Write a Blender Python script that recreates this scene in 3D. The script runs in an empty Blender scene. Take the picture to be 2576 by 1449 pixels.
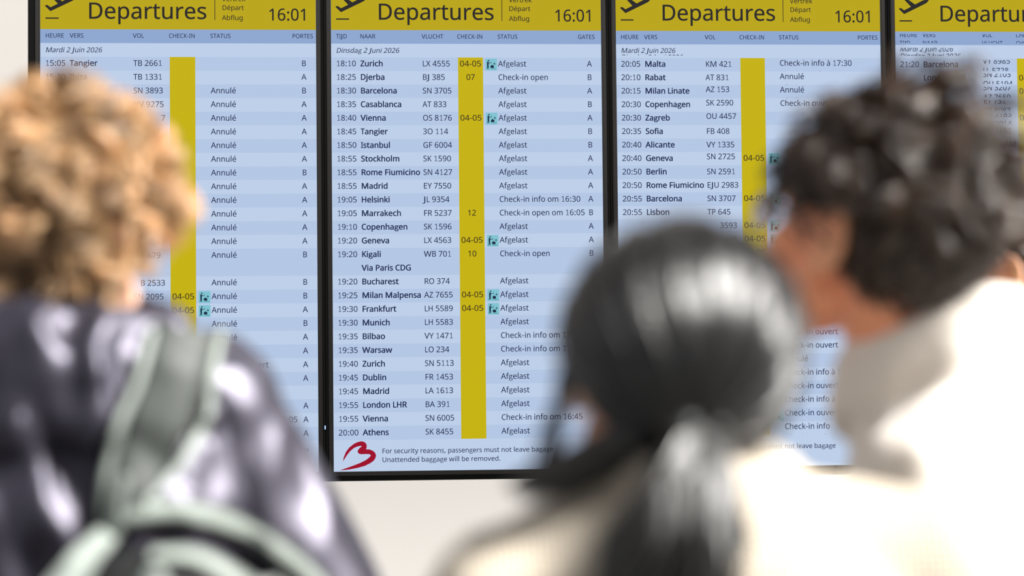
# Airport hall: travellers seen from behind in front of a wall of departure displays.
import bpy, bmesh, math, random
import numpy as np
from mathutils import Vector, Matrix, noise
from mathutils.bvhtree import BVHTree
from mathutils.geometry import tessellate_polygon

SC = bpy.context.scene
COL = SC.collection
random.seed(7)
RNG = np.random.default_rng(7)

# ------------------------------------------------------------------ camera
cam = bpy.data.cameras.new('camera')
cam_o = bpy.data.objects.new('camera', cam)
COL.objects.link(cam_o)
SC.camera = cam_o
BZ = 1.20                                    # height of the lower edge of the screens
yaw, pit, rol = .08007536, .03852888, -.0096598
ex = Vector((math.cos(yaw), -math.sin(yaw), 0))
ey = Vector((math.sin(yaw) * math.cos(pit), math.cos(yaw) * math.cos(pit), math.sin(pit)))
ez = Vector((-math.sin(yaw) * math.sin(pit), -math.cos(yaw) * math.sin(pit), math.cos(pit)))
rx = math.cos(rol) * ex + math.sin(rol) * ez
uz = -math.sin(rol) * ex + math.cos(rol) * ez
m3 = Matrix((rx, uz, -ey)).transposed()
cam_o.matrix_world = Matrix.Translation((.00742, -5.5, BZ + .24158)) @ m3.to_4x4()
cam.sensor_width = 36
cam.lens = 36 * 5538.6 / 2576
cam.clip_end = 60
cam.dof.use_dof = True
cam.dof.focus_distance = 5.53
cam.dof.aperture_fstop = 2.3

# ------------------------------------------------------------------ light
SC.view_settings.view_transform = 'Standard'
SC.view_settings.look = 'None'
SC.view_settings.gamma = 1
SC.view_settings.exposure = 0.0
world = bpy.data.worlds.new('hall_light')
SC.world = world
world.use_nodes = True
wn = world.node_tree
wtc = wn.nodes.new('ShaderNodeTexCoord')
wsx = wn.nodes.new('ShaderNodeSeparateXYZ')
wmr = wn.nodes.new('ShaderNodeMapRange')                       # brighter to both sides: glass front at right, added fill at left
wmr.inputs['From Min'].default_value = 0
wmr.inputs['From Max'].default_value = 1
wmr.inputs['To Min'].default_value = .20
wmr.inputs['To Max'].default_value = .62
wn.links.new(wtc.outputs['Generated'], wsx.inputs[0])
wab = wn.nodes.new('ShaderNodeMath')
wab.operation = 'ABSOLUTE'
wn.links.new(wsx.outputs['X'], wab.inputs[0])
wn.links.new(wab.outputs[0], wmr.inputs['Value'])
wn.links.new(wmr.outputs[0], wn.nodes['Background'].inputs['Strength'])
wn.nodes['Background'].inputs[0].default_value = (.98, .98, 1, 1)


def lamp(name, kind, loc, aim, energy, color=(1, 1, 1), **kw):
    L = bpy.data.lights.new(name, kind)
    L.energy = energy
    L.color = color
    for k, v in kw.items():
        setattr(L, k, v)
    o = bpy.data.objects.new(name, L)
    COL.objects.link(o)
    o.location = loc
    o.rotation_euler = (Vector(aim) - Vector(loc)).to_track_quat('-Z', 'Y').to_euler()
    return o


# low daylight through the glass front behind on the right, kept off the wall by an unseen slab added overhead, and a fill light added for the wall
lamp('sun', 'SUN', (6, -2.4, 6), (0, 0, 0), 14.5, (1, .97, .93), angle=.34)
lamp('wall_fill_light', 'AREA', (.6, -2.2, 2.95), (.6, 0, 1.0), 86, (1, .97, .94), shape='RECTANGLE', size=7.0, size_y=.2)  # unseen fill added to brighten the wall


# ------------------------------------------------------------------ materials
def mat(name, col, rough=.6, spec=.5, sheen=0, sheen_tint=None, emit=None, emit_s=1, sss=0, sss_col=None, alpha=None, metal=0):
    m = bpy.data.materials.new(name)
    m.use_nodes = True
    b = m.node_tree.nodes['Principled BSDF']
    b.inputs['Base Color'].default_value = (*col, 1)
    b.inputs['Roughness'].default_value = rough
    b.inputs['Specular IOR Level'].default_value = spec
    b.inputs['Metallic'].default_value = metal
    if sheen:
        b.inputs['Sheen Weight'].default_value = sheen
        b.inputs['Sheen Roughness'].default_value = .35
        if sheen_tint:
            b.inputs['Sheen Tint'].default_value = (*sheen_tint, 1)
    if emit:
        b.inputs['Emission Color'].default_value = (*emit, 1)
        b.inputs['Emission Strength'].default_value = emit_s
    if sss:
        b.inputs['Subsurface Weight'].default_value = sss
        b.inputs['Subsurface Radius'].default_value = (1, .3, .15)
        b.inputs['Subsurface Scale'].default_value = .20
    return m


def add_noise(m, scale, amount, bump=0, stretch=(1, 1, 1), detail=3):
    """mottle a material's colour a little and roughen its surface"""
    nt = m.node_tree
    b = nt.nodes['Principled BSDF']
    tc = nt.nodes.new('ShaderNodeTexCoord')
    mp = nt.nodes.new('ShaderNodeMapping')
    mp.inputs['Scale'].default_value = stretch
    n = nt.nodes.new('ShaderNodeTexNoise')
    n.inputs['Scale'].default_value = scale
    n.inputs['Detail'].default_value = detail
    nt.links.new(tc.outputs['Object'], mp.inputs[0])
    nt.links.new(mp.outputs[0], n.inputs['Vector'])
    if amount:
        mx = nt.nodes.new('ShaderNodeMix')
        mx.data_type = 'RGBA'
        c = b.inputs['Base Color'].default_value[:]
        mx.inputs[6].default_value = (c[0] * (1 - amount), c[1] * (1 - amount), c[2] * (1 - amount), 1)
        mx.inputs[7].default_value = (min(1, c[0] * (1 + amount)), min(1, c[1] * (1 + amount)), min(1, c[2] * (1 + amount)), 1)
        nt.links.new(n.outputs[0], mx.inputs[0])
        nt.links.new(mx.outputs[2], b.inputs['Base Color'])
    if bump:
        bp = nt.nodes.new('ShaderNodeBump')
        bp.inputs['Strength'].default_value = bump
        bp.inputs['Distance'].default_value = .004
        nt.links.new(n.outputs[0], bp.inputs['Height'])
        nt.links.new(bp.outputs[0], b.inputs['Normal'])
    return m


def hair_mat(name, col, rough, spec, transl, transl_col, ior=1.5):
    """glossy strands that let some light through; a strand's own tone comes from its colour attribute"""
    m = mat(name, col, rough, spec)
    nt = m.node_tree
    b = nt.nodes['Principled BSDF']
    b.inputs['IOR'].default_value = ior
    at = nt.nodes.new('ShaderNodeAttribute')
    at.attribute_name = 'tone'
    mx = nt.nodes.new('ShaderNodeMix')
    mx.data_type = 'RGBA'
    mx.blend_type = 'MULTIPLY'
    mx.inputs[0].default_value = 1
    mx.inputs[6].default_value = (*col, 1)
    nt.links.new(at.outputs['Color'], mx.inputs[7])
    nt.links.new(mx.outputs[2], b.inputs['Base Color'])
    if transl:
        t = nt.nodes.new('ShaderNodeBsdfTranslucent')
        t.inputs[0].default_value = (*transl_col, 1)
        ms = nt.nodes.new('ShaderNodeMixShader')
        ms.inputs[0].default_value = transl
        nt.links.new(b.outputs[0], ms.inputs[1])
        nt.links.new(t.outputs[0], ms.inputs[2])
        nt.links.new(ms.outputs[0], nt.nodes['Material Output'].inputs[0])
    return m


def lit(name, col, s=1.0):
    """a patch of a lit screen"""
    return mat(name, (.004, .004, .005), .5, .04, emit=col, emit_s=s)


M = dict(
    wall=add_noise(mat('white_plaster', (.86, .83, .79), .8, .2), 6, .015),
    floor=add_noise(mat('dark_grey_terrazzo', (.06, .058, .056), .35), 40, .12),
    bezel=add_noise(mat('black_plastic', (.014, .0125, .011), .5, .3), 300, .3, .04),
    carcass=mat('black_steel', (.004, .004, .004), .7, .2),
    row_light=lit('screen_pale_blue', (.512, .622, .812)),
    row_dark=lit('screen_mid_blue', (.452, .567, .772)),
    heading=lit('screen_slate_blue', (.270, .385, .630)),
    banner=lit('screen_banner_yellow', (.490, .375, .005)),
    column=lit('screen_column_yellow', (.560, .445, .002)),
    navy=lit('screen_navy_ink', (.005, .014, .066)),
    ink=lit('screen_dark_ink', (.020, .018, .017)),
    brown_ink=lit('screen_brown_ink', (.035, .024, .008)),
    teal=lit('screen_teal', (.215, .545, .640)),
    teal_ink=lit('screen_teal_ink', (.006, .022, .05)),
    red=lit('screen_red', (.34, .003, .022)),
    led=mat('status_led', (.1, .1, .3), .4, emit=(.32, .48, 1), emit_s=2.0),
    skin=mat('skin', (.90, .48, .34), .5, .35, sss=.3),
    skin_tan=mat('skin_tan', (1.0, .42, .24), .5, .35, sss=.25),
    eye=mat('eye_white', (.8, .78, .75), .2),
    navy_nylon=add_noise(mat('navy_nylon', (.005, .0045, .010), .46, 1.0, sheen=.15, sheen_tint=(.86, .83, 1)), 60, .2, .1),
    navy_lining=mat('navy_lining', (.010, .009, .018), .6, .3, sheen=.6, sheen_tint=(.85, .82, 1)),
    bag_dark=add_noise(mat('black_bag_cloth', (.008, .009, .009), .6, .3), 200, .3, .2),
    bag_strap=add_noise(mat('grey_green_strap', (.055, .063, .058), .6, .4, sheen=.5), 400, .2, .2),
    bag_trim=add_noise(mat('pale_grey_green_webbing', (.24, .275, .25), .55, .4, sheen=.3), 400, .15, .2),
    coat=add_noise(mat('cream_coat', (.85, .79, .71), .8, .2, sheen=.3), 30, .04),
    coat_lining=mat('cream_lining', (.76, .68, .58), .85, .2),
    trousers=add_noise(mat('dark_trousers', (.03, .033, .045), .8, .2), 80, .2),
    trousers_grey=add_noise(mat('grey_trousers', (.10, .10, .11), .8, .2), 80, .2),
    shoe=mat('black_leather', (.02, .018, .016), .4),
    dark_top=add_noise(mat('dark_grey_jacket', (.03, .03, .035), .7, .3), 50, .2),
    hair_curly=hair_mat('golden_brown_hair', (.66, .46, .25), .33, 1.0, .34, (.95, .68, .38), 1.6),
    hair_black=hair_mat('black_hair', (.005, .004, .0035), .30, .8, .0, (.1, .06, .04), 1.65),
    hair_brown=hair_mat('dark_brown_hair', (.050, .026, .013), .26, 1.0, .12, (.5, .3, .15), 1.6),
    scrunchie=mat('dark_hair_band', (.03, .035, .034), .5, .5, sheen=.4),
    spectacle=mat('dark_spectacle_frame', (.02, .02, .022), .3, .6),
)


def knit(name):
    """cream ribbed knit: raised stitches in rows with darker gaps between"""
    m = mat(name, (.86, .80, .70), .9, .1, sheen=.3)
    nt = m.node_tree
    b = nt.nodes['Principled BSDF']
    tc = nt.nodes.new('ShaderNodeTexCoord')
    w1 = nt.nodes.new('ShaderNodeTexWave')
    w1.bands_direction = 'X'
    w1.inputs['Scale'].default_value = 62
    w1.inputs['Distortion'].default_value = .8
    w2 = nt.nodes.new('ShaderNodeTexWave')
    w2.bands_direction = 'Z'
    w2.inputs['Scale'].default_value = 62
    w2.inputs['Distortion'].default_value = .8
    for w in (w1, w2):
        nt.links.new(tc.outputs['Object'], w.inputs['Vector'])
    mu = nt.nodes.new('ShaderNodeMath')
    mu.operation = 'MULTIPLY'
    nt.links.new(w1.outputs['Fac'], mu.inputs[0])
    nt.links.new(w2.outputs['Fac'], mu.inputs[1])
    cr = nt.nodes.new('ShaderNodeValToRGB')
    cr.color_ramp.elements[0].color = (.36, .29, .20, 1)
    cr.color_ramp.elements[0].position = .0
    cr.color_ramp.elements[1].color = (.84, .78, .68, 1)
    cr.color_ramp.elements[1].position = .35
    nt.links.new(mu.outputs[0], cr.inputs[0])
    nt.links.new(cr.outputs[0], b.inputs['Base Color'])
    bp = nt.nodes.new('ShaderNodeBump')
    bp.inputs['Strength'].default_value = .8
    bp.inputs['Distance'].default_value = .003
    nt.links.new(mu.outputs[0], bp.inputs['Height'])
    nt.links.new(bp.outputs[0], b.inputs['Normal'])
    return m


M['navy_nylon'].node_tree.nodes['Principled BSDF'].inputs['Specular Tint'].default_value = (.86, .82, 1, 1)
M['knit'] = knit('cream_knit')


def lens_mat():
    m = bpy.data.materials.new('clear_lens')
    m.use_nodes = True
    b = m.node_tree.nodes['Principled BSDF']
    b.inputs['Base Color'].default_value = (.93, .95, 1, 1)
    b.inputs['Roughness'].default_value = .20
    b.inputs['Transmission Weight'].default_value = 1
    b.inputs['IOR'].default_value = 1.15
    return m


M['lens'] = lens_mat()


# ------------------------------------------------------------------ object helpers
def link(name, me, m, parent=None):
    o = bpy.data.objects.new(name, me)
    COL.objects.link(o)
    if m:
        me.materials.clear()
        me.materials.append(m)
    if parent:
        o.parent = parent
    return o


def thing(name, label, cat, loc=(0, 0, 0), group=None):
    o = bpy.data.objects.new(name, None)
    o.empty_display_size = .1
    COL.objects.link(o)
    o.location = loc
    return tag(o, label, cat, group)


def tag(o, label, cat, group=None):
    o['label'] = label
    o['category'] = cat
    if group:
        o['group'] = group
    return o


def mesh_np(name, v, f, smooth=False):
    me = bpy.data.meshes.new(name)
    me.from_pydata([tuple(map(float, p)) for p in v], [], [tuple(map(int, q)) for q in f])
    me.update()
    if smooth:
        me.polygons.foreach_set('use_smooth', [True] * len(me.polygons))
    return me


class MB:
    """collects shapes, links them as one mesh"""
    def __init__(s):
        s.v, s.f = [], []

    def poly(s, pts, y):
        """flat outline in the plane of the wall at depth y; pts are (x, z)"""
        b = len(s.v)
        s.v += [(p[0], y, p[1]) for p in pts]
        s.f += [tuple(b + i for i in t) for t in tessellate_polygon([[Vector((p[0], p[1], 0)) for p in pts]])]

    def rect(s, x0, z0, x1, z1, y):
        b = len(s.v)
        s.v += [(x0, y, z0), (x1, y, z0), (x1, y, z1), (x0, y, z1)]
        s.f.append((b, b + 1, b + 2, b + 3))

    def box(s, x0, y0, z0, x1, y1, z1):
        b = len(s.v)
        s.v += [(x0, y0, z0), (x1, y0, z0), (x1, y1, z0), (x0, y1, z0), (x0, y0, z1), (x1, y0, z1), (x1, y1, z1), (x0, y1, z1)]
        s.f += [tuple(b + i for i in q) for q in ((0, 3, 2, 1), (4, 5, 6, 7), (0, 1, 5, 4), (1, 2, 6, 5), (2, 3, 7, 6), (3, 0, 4, 7))]

    def disc(s, x, z, r, y, n=16):
        s.poly([(x + r * math.cos(2 * math.pi * i / n), z + r * math.sin(2 * math.pi * i / n)) for i in range(n)], y)

    def add(s, v, f):
        b = len(s.v)
        s.v += [tuple(p) for p in v]
        s.f += [tuple(b + i for i in q) for q in f]

    def build(s, name, m, parent=None, bevel=0, smooth=False):
        me = mesh_np(name, s.v, s.f, smooth)
        o = link(name, me, m, parent)
        if bevel:
            bm = bmesh.new()
            bm.from_mesh(me)
            bmesh.ops.bevel(bm, geom=[e for e in bm.edges if len(e.link_faces) == 2 and e.calc_face_angle(0) > .5], offset=bevel, segments=2, affect='EDGES', clamp_overlap=True)
            bm.to_mesh(me)
            bm.free()
        return o


# ------------------------------------------------------------------ lettering
# letter outlines, in thousandths of the capital height: advance, then closed contours
GLYPH = {
    'A': (895, '763,0 643,310 246,310 127,0 0,0 391,1004 504,1004 894,0|493,724 479,765 460,826 445,874 431,817 415,765 402,724 289,422 605,422'),
    'B': (910, '422,1000 536,994 631,975 705,945 758,899 790,835 801,752 796,697 779,648 752,606 715,572 668,547 611,531 611,524 671,510 725,487 770,455 805,412 827,355 835,284 824,200 793,130 742,74 673,33 588,8 487,0 136,0 136,1000|447,574 555,585 623,616 659,667 671,738 656,809 613,856 537,883 427,892 262,892 262,574|262,469 262,106 464,106 576,119 648,158 687,218 700,294 695,344 677,387 646,421 600,447 537,464 454,469'),
    'C': (885, '564,903 488,897 420,876 361,842 311,796 271,738 242,669 224,589 218,500 223,421 236,350 257,286 305,205 372,146 458,109 563,97 627,99 688,108 746,120 803,136 803,27 746,8 687,-4 622,-12 545,-14 449,-7 364,14 290,49 227,97 176,157 137,228 108,310 91,401 85,501 89,575 99,644 117,709 156,796 209,871 277,932 360,977 456,1005 566,1014 641,1010 714,999 782,980 842,955 791,849 742,869 688,887 629,899'),
    'D': (1022, '937,510 930,404 909,310 875,228 827,159 768,102 696,57 613,26 519,6 415,0 136,0 136,1000 444,1000 540,994 628,975 706,944 774,901 831,846 877,779 910,701 930,611|804,506 799,589 784,662 760,724 706,798 631,851 537,882 426,892 262,892 262,108 398,108 522,119 623,152 702,208 759,286 793,385'),
    'E': (779, '695,0 136,0 136,1000 695,1000 695,889 262,889 262,577 669,577 669,468 262,468 262,111 695,111'),
    'F': (727, '262,0 136,0 136,1000 695,1000 695,889 262,889 262,535 668,535 668,424 262,424'),
    'G': (1020, '570,528 916,528 916,38 834,15 752,-1 664,-11 564,-14 466,-7 379,14 303,48 237,96 183,155 141,226 110,308 92,399 85,500 92,600 113,690 147,772 194,843 253,902 324,950 407,986 500,1007 604,1014 685,1010 763,999 835,980 902,955 854,846 798,868 735,887 667,899 597,903 521,898 453,882 392,854 317,795 262,715 237,651 222,579 217,500 221,424 234,353 256,289 305,208 377,146 438,118 510,101 594,95 655,97 706,102 750,110 790,119 790,416 570,416'),
    'H': (1038, '901,0 775,0 775,466 262,466 262,0 136,0 136,1000 262,1000 262,577 775,577 775,1000 901,1000'),
    'I': (475, '417,0 56,0 56,73 174,99 174,899 56,927 56,1000 417,1000 417,927 300,899 300,99 417,73'),
    'J': (382, '-6,-266 -37,-265 -64,-261 -88,-255 -109,-248 -109,-141 -86,-147 -62,-151 -36,-154 -8,-155 26,-152 58,-141 87,-122 109,-92 124,-50 129,6 129,1000 255,1000 255,15 247,-73 223,-144 184,-198 132,-236 68,-259'),
    'K': (867, '867,0 718,0 364,478 262,388 262,0 136,0 136,1000 262,1000 262,507 304,555 347,602 434,697 704,1000 852,1000 455,564'),
    'L': (734, '136,0 136,1000 262,1000 262,112 699,112 699,0'),
    'M': (1270, '577,0 248,877 242,877 245,845 247,805 249,760 251,711 252,659 252,606 252,0 136,0 136,1000 322,1000 630,181 636,181 950,1000 1134,1000 1134,0 1010,0 1010,615 1010,664 1011,712 1013,759 1015,803 1020,875 1014,875 681,0'),
    'N': (1064, '929,0 782,0 246,831 241,831 244,795 246,754 250,660 252,610 252,559 252,0 136,0 136,1000 282,1000 815,172 821,172 817,239 813,338 811,389 811,436 811,1000 929,1000'),
    'O': (1094, '1008,501 1005,426 995,356 979,291 942,203 891,127 826,67 747,22 654,-5 548,-14 438,-5 343,23 264,68 199,128 149,203 113,291 98,357 89,428 85,503 91,601 108,691 136,772 175,843 226,902 289,951 364,987 450,1008 549,1015 644,1008 728,987 801,952 864,903 915,844 956,772 985,691 1003,601|218,501 222,421 234,349 254,284 298,204 362,144 445,107 548,95 651,107 733,144 796,204 840,284 860,349 871,421 875,501 867,618 840,717 797,798 735,857 652,893 549,905 446,893 362,856 298,798 254,718 234,654 222,581'),
    'P': (847, '401,1000 519,991 615,966 686,923 736,865 766,792 776,706 771,645 756,588 729,534 689,486 635,446 566,415 480,396 377,389 262,389 262,0 136,0 136,1000|389,892 262,892 262,497 363,497 450,502 521,518 576,544 615,583 638,634 646,700 630,785 584,845 505,880'),
    'Q': (1094, '1008,501 1005,423 994,349 975,280 935,188 878,112 806,53 717,11 957,-238 776,-238 583,-13 565,-13 548,-14 438,-5 343,23 264,68 199,128 149,203 113,291 98,357 89,428 85,503 91,601 108,691 136,772 175,843 226,902 289,951 364,987 450,1008 549,1015 644,1008 728,987 801,952 864,903 915,844 956,772 985,691 1003,601|218,501 222,421 234,349 254,284 298,204 362,144 445,107 548,95 651,107 733,144 796,204 840,284 860,349 871,421 875,501 867,618 840,717 797,798 735,857 652,893 549,905 446,893 362,856 298,798 254,718 234,654 222,581'),
    'R': (871, '412,1000 525,992 617,968 687,929 737,874 766,803 776,716 769,643 746,583 713,535 672,498 625,470 576,448 850,0 703,0 461,413 262,413 262,0 136,0 136,1000|405,891 262,891 262,520 412,520 517,532 590,568 632,628 646,710 639,769 620,815 587,849 541,873 480,886'),
    'S': (769, '703,268 692,185 660,116 607,60 536,20 448,-6 346,-14 291,-13 239,-8 190,-2 146,8 106,19 71,34 71,154 128,133 197,113 273,100 352,95 420,100 476,115 520,139 552,171 571,210 577,256 572,301 556,339 527,371 484,401 423,431 342,462 281,487 229,513 185,543 148,576 120,613 100,655 88,704 84,759 94,833 125,896 173,946 237,983 315,1006 403,1014 482,1010 555,999 620,981 679,958 640,850 586,871 527,888 465,900 401,903 343,899 296,885 259,863 232,834 217,798 211,758 217,711 232,674 260,642 301,613 357,586 430,556 511,523 579,487 633,446 672,398 695,339'),
    'T': (779, '452,0 326,0 326,889 14,889 14,1000 763,1000 763,889 452,889'),
    'U': (1024, '896,353 886,254 854,166 801,91 726,34 664,7 590,-9 507,-14 393,-3 298,31 223,88 169,162 137,252 126,356 126,1000 252,1000 252,352 268,243 317,162 399,112 514,95 596,103 662,128 711,167 745,219 765,282 772,353 772,1000 896,1000'),
    'V': (840, '840,1000 483,0 357,0 0,1000 132,1000 357,359 371,319 384,280 404,208 413,174 420,140 428,174 436,209 446,244 457,282 483,361 707,1000'),
    'W': (1303, '1284,1000 1018,0 891,0 696,655 679,716 664,775 652,823 646,853 641,823 630,775 616,715 607,683 598,651 409,0 282,0 17,1000 148,1000 304,389 319,326 333,264 338,234 343,206 352,151 361,209 366,239 373,270 388,333 405,396 581,1000 711,1000 895,392 904,360 913,327 929,263 935,233 940,204 950,151 954,187 961,225 968,264 978,305 999,391 1153,1000'),
    'X': (821, '815,0 672,0 408,434 139,0 6,0 338,521 27,1000 167,1000 412,608 658,1000 791,1000 482,524'),
    'Y': (793, '396,508 657,1000 793,1000 459,388 459,0 333,0 333,382 0,1000 137,1000'),
    'Z': (801, '746,0 53,0 53,95 580,888 70,888 70,1000 732,1000 732,905 206,112 746,112'),
    'a': (786, '403,763 487,757 555,737 606,703 656,625 672,511 672,0 583,0 559,106 553,106 520,69 487,39 450,15 408,-1 359,-11 301,-14 237,-8 180,10 132,40 95,83 72,140 64,209 86,308 153,382 222,416 313,438 424,448 552,452 552,497 542,577 511,627 462,655 396,664 339,659 284,646 233,628 185,606 147,699 201,724 263,744 332,759|440,363 321,349 246,318 205,271 192,207 202,153 230,115 274,93 329,85 416,99 487,138 535,205 550,300 550,367'),
    'b': (861, '242,805 242,759 240,716 238,679 235,651 242,651 280,695 331,731 395,755 475,763 562,752 637,720 700,666 747,590 775,494 784,375 780,294 767,222 746,160 699,84 637,29 562,-3 475,-14 395,-6 331,18 280,54 242,95 232,95 207,0 119,0 119,1064 242,1064|454,661 382,654 328,631 288,593 262,539 247,468 242,380 242,374 247,289 263,218 288,162 353,107 457,88 545,107 607,162 635,219 651,291 657,377 651,463 635,534 607,590 544,643'),
    'c': (672, '420,-14 326,-4 243,27 174,78 121,153 97,215 82,288 77,371 82,458 98,533 123,597 178,672 249,724 333,755 429,765 485,762 539,753 588,740 626,724 588,622 552,634 510,646 466,654 426,657 357,649 301,625 258,585 228,529 210,459 204,373 210,290 228,220 258,165 300,125 353,100 419,92 477,96 527,105 572,119 613,136 613,27 574,9 530,-4 480,-11'),
    'd': (861, '385,-14 298,-3 223,29 161,83 114,159 86,256 77,374 86,492 115,590 162,666 224,721 299,754 387,765 442,761 489,750 529,733 564,710 594,683 619,654 627,654 623,708 620,740 619,765 619,1064 742,1064 742,0 643,0 625,101 619,101 594,70 564,43 529,19 488,1 440,-10|405,88 506,105 572,153 608,235 620,350 620,373 615,459 600,530 574,588 508,644 403,662 316,643 254,583 227,525 210,454 204,371 210,288 227,219 254,162 317,107'),
    'e': (790, '409,765 499,754 575,723 636,672 681,604 709,522 718,426 718,352 204,352 222,239 270,158 344,108 444,91 511,94 571,104 627,121 685,143 685,35 628,13 571,-2 510,-11 438,-14 338,-3 250,29 177,84 123,159 97,221 82,291 77,370 82,448 95,519 118,581 168,659 235,717 316,753|408,664 329,650 268,607 227,539 207,450 590,450 585,510 570,562 545,604 511,637 465,657'),
    'f': (482, '465,655 276,655 276,0 153,0 153,655 21,655 21,713 153,755 153,798 160,886 181,955 217,1007 265,1043 325,1064 396,1071 439,1070 478,1064 513,1055 542,1046 510,950 486,957 458,964 428,969 398,971 344,960 306,929 283,876 276,800 276,751 465,751'),
    'g': (861, '385,765 456,758 519,737 574,701 620,651 627,651 644,751 742,751 742,-13 733,-110 706,-191 660,-254 595,-300 511,-327 406,-336 328,-333 257,-324 193,-309 136,-289 136,-175 194,-200 261,-218 334,-230 413,-234 499,-220 565,-177 607,-110 620,-22 620,7 622,55 625,99 619,99 575,49 522,14 459,-7 387,-14 297,-3 221,31 159,88 113,165 86,261 77,374 86,485 113,580 159,659 221,718 296,753|402,661 344,653 295,627 256,586 228,529 210,458 204,373 210,287 227,217 256,160 318,105 405,87 458,91 503,102 540,120 570,148 593,184 609,228 619,282 622,345 622,374 616,466 599,539 569,594 527,632 471,654'),
    'h': (866, '242,752 242,725 240,697 235,647 244,647 271,683 304,711 342,734 385,750 431,760 478,763 561,756 630,735 683,698 721,646 744,576 752,489 752,0 630,0 630,480 620,560 590,616 537,650 462,661 387,653 331,630 290,591 263,537 247,469 242,388 242,0 119,0 119,1064 242,1064'),
    'i': (361, '242,751 242,0 119,0 119,751|182,1032 209,1027 232,1013 248,989 254,954 248,919 232,895 209,880 182,875 154,880 130,895 114,919 109,954 114,989 130,1013 154,1027'),
    'j': (361, '31,-336 -2,-335 -31,-331 -56,-326 -77,-319 -77,-220 -34,-230 -10,-233 15,-234 56,-228 90,-209 112,-174 119,-116 119,751 242,751 242,-112 237,-177 220,-232 192,-277 151,-310 98,-329|109,954 114,989 130,1013 154,1027 182,1032 209,1027 232,1013 248,989 254,954 248,919 232,895 209,880 182,875 154,880 130,895 114,919'),
    'k': (748, '241,508 240,482 239,450 235,387 241,387 266,419 300,461 331,497 570,751 714,751 410,430 735,0 587,0 326,350 241,276 241,0 119,0 119,1064 241,1064'),
    'l': (361, '242,0 119,0 119,1064 242,1064'),
    'm': (1310, '943,765 1054,748 1133,700 1168,647 1189,577 1196,489 1196,0 1074,0 1074,483 1065,561 1037,616 990,650 922,661 828,645 765,598 730,521 718,415 718,0 597,0 597,483 592,537 580,582 559,617 529,641 491,656 443,661 375,653 324,630 286,591 261,538 247,471 242,389 242,0 119,0 119,751 218,751 237,648 244,648 270,684 302,714 338,736 378,752 421,762 465,765 545,757 610,734 660,695 695,639 702,639 746,695 805,734 872,757'),
    'n': (866, '480,765 563,757 630,736 683,700 722,647 744,577 752,489 752,0 630,0 630,480 620,560 590,616 537,650 462,661 357,644 290,591 254,506 242,389 242,0 119,0 119,751 218,751 237,648 244,648 272,684 306,714 345,736 388,752 433,762'),
    'o': (847, '772,377 766,288 747,211 717,144 677,88 627,44 567,12 498,-8 422,-14 350,-8 284,12 225,44 175,88 134,144 103,211 84,288 77,377 82,456 96,526 119,588 170,664 239,719 325,753 426,765 522,753 606,719 675,664 728,588 752,526 767,456|204,377 210,294 228,223 257,166 300,123 355,97 424,88 493,97 549,123 592,166 621,223 638,294 644,377 638,460 620,529 591,585 548,627 493,652 423,661 324,642 256,585 228,529 210,459'),
    'p': (861, '476,765 563,754 637,722 700,668 747,593 775,496 784,377 780,296 767,225 746,162 700,85 638,30 562,-3 475,-14 421,-10 373,1 331,19 296,41 267,67 242,95 234,95 239,35 242,1 242,-28 242,-336 119,-336 119,751 220,751 237,648 242,648 267,679 296,707 331,731 372,749 420,761|454,661 386,654 332,632 292,596 265,546 249,481 242,401 242,377 247,291 262,220 288,163 328,122 384,97 457,88 519,98 569,126 608,171 635,229 651,299 657,378 651,458 635,527 607,584 544,642'),
    'q': (861, '619,-15 620,43 623,75 626,101 618,101 579,57 529,20 464,-6 382,-14 297,-3 224,29 162,83 115,159 86,256 77,374 81,455 94,527 116,590 163,666 225,721 301,754 387,765 467,756 531,731 581,694 620,648 626,648 644,751 742,751 742,-336 619,-336|406,88 476,95 530,116 571,152 598,202 614,268 620,347 620,373 615,460 599,532 573,589 507,644 403,662 315,643 254,583 226,525 210,454 204,371 210,289 227,220 254,163 317,107'),
    'r': (578, '469,765 515,763 538,760 557,756 542,643 502,650 481,652 461,653 418,648 378,634 341,613 308,583 281,547 260,504 247,455 242,401 242,0 119,0 119,751 220,751 234,613 239,613 266,654 297,690 333,721 374,744 419,760'),
    's': (671, '608,207 599,140 571,85 527,42 468,11 394,-8 308,-14 235,-11 173,-1 120,14 73,34 73,146 122,124 181,104 246,90 311,85 392,93 447,116 478,151 489,196 485,223 473,246 452,269 418,291 370,315 304,342 236,370 179,398 133,429 99,465 78,510 71,566 91,650 149,713 206,742 274,759 353,765 419,761 481,751 539,735 592,714 550,616 502,634 451,650 398,660 345,664 278,658 229,639 199,610 189,573 194,544 207,520 232,499 268,478 318,456 382,430 449,403 504,375 549,344 581,307 601,262'),
    't': (506, '370,87 398,88 427,92 454,97 475,102 475,8 451,-1 419,-8 383,-12 349,-14 292,-9 240,6 195,34 160,77 137,138 129,218 129,655 22,655 22,714 130,763 179,923 252,923 252,751 469,751 469,655 252,655 252,221 260,162 285,120 323,95'),
    'u': (866, '746,751 746,0 646,0 627,99 622,99 595,64 560,35 521,13 478,-2 432,-11 384,-14 301,-7 233,15 180,51 141,104 118,173 111,259 111,751 235,751 235,268 245,189 276,133 328,99 402,88 477,96 534,120 576,159 603,212 618,280 623,360 623,751'),
    'v': (711, '284,0 0,751 132,751 291,308 315,239 327,203 338,167 346,136 352,109 357,109 364,136 373,168 384,204 397,241 420,308 580,751 711,751 426,0'),
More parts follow.
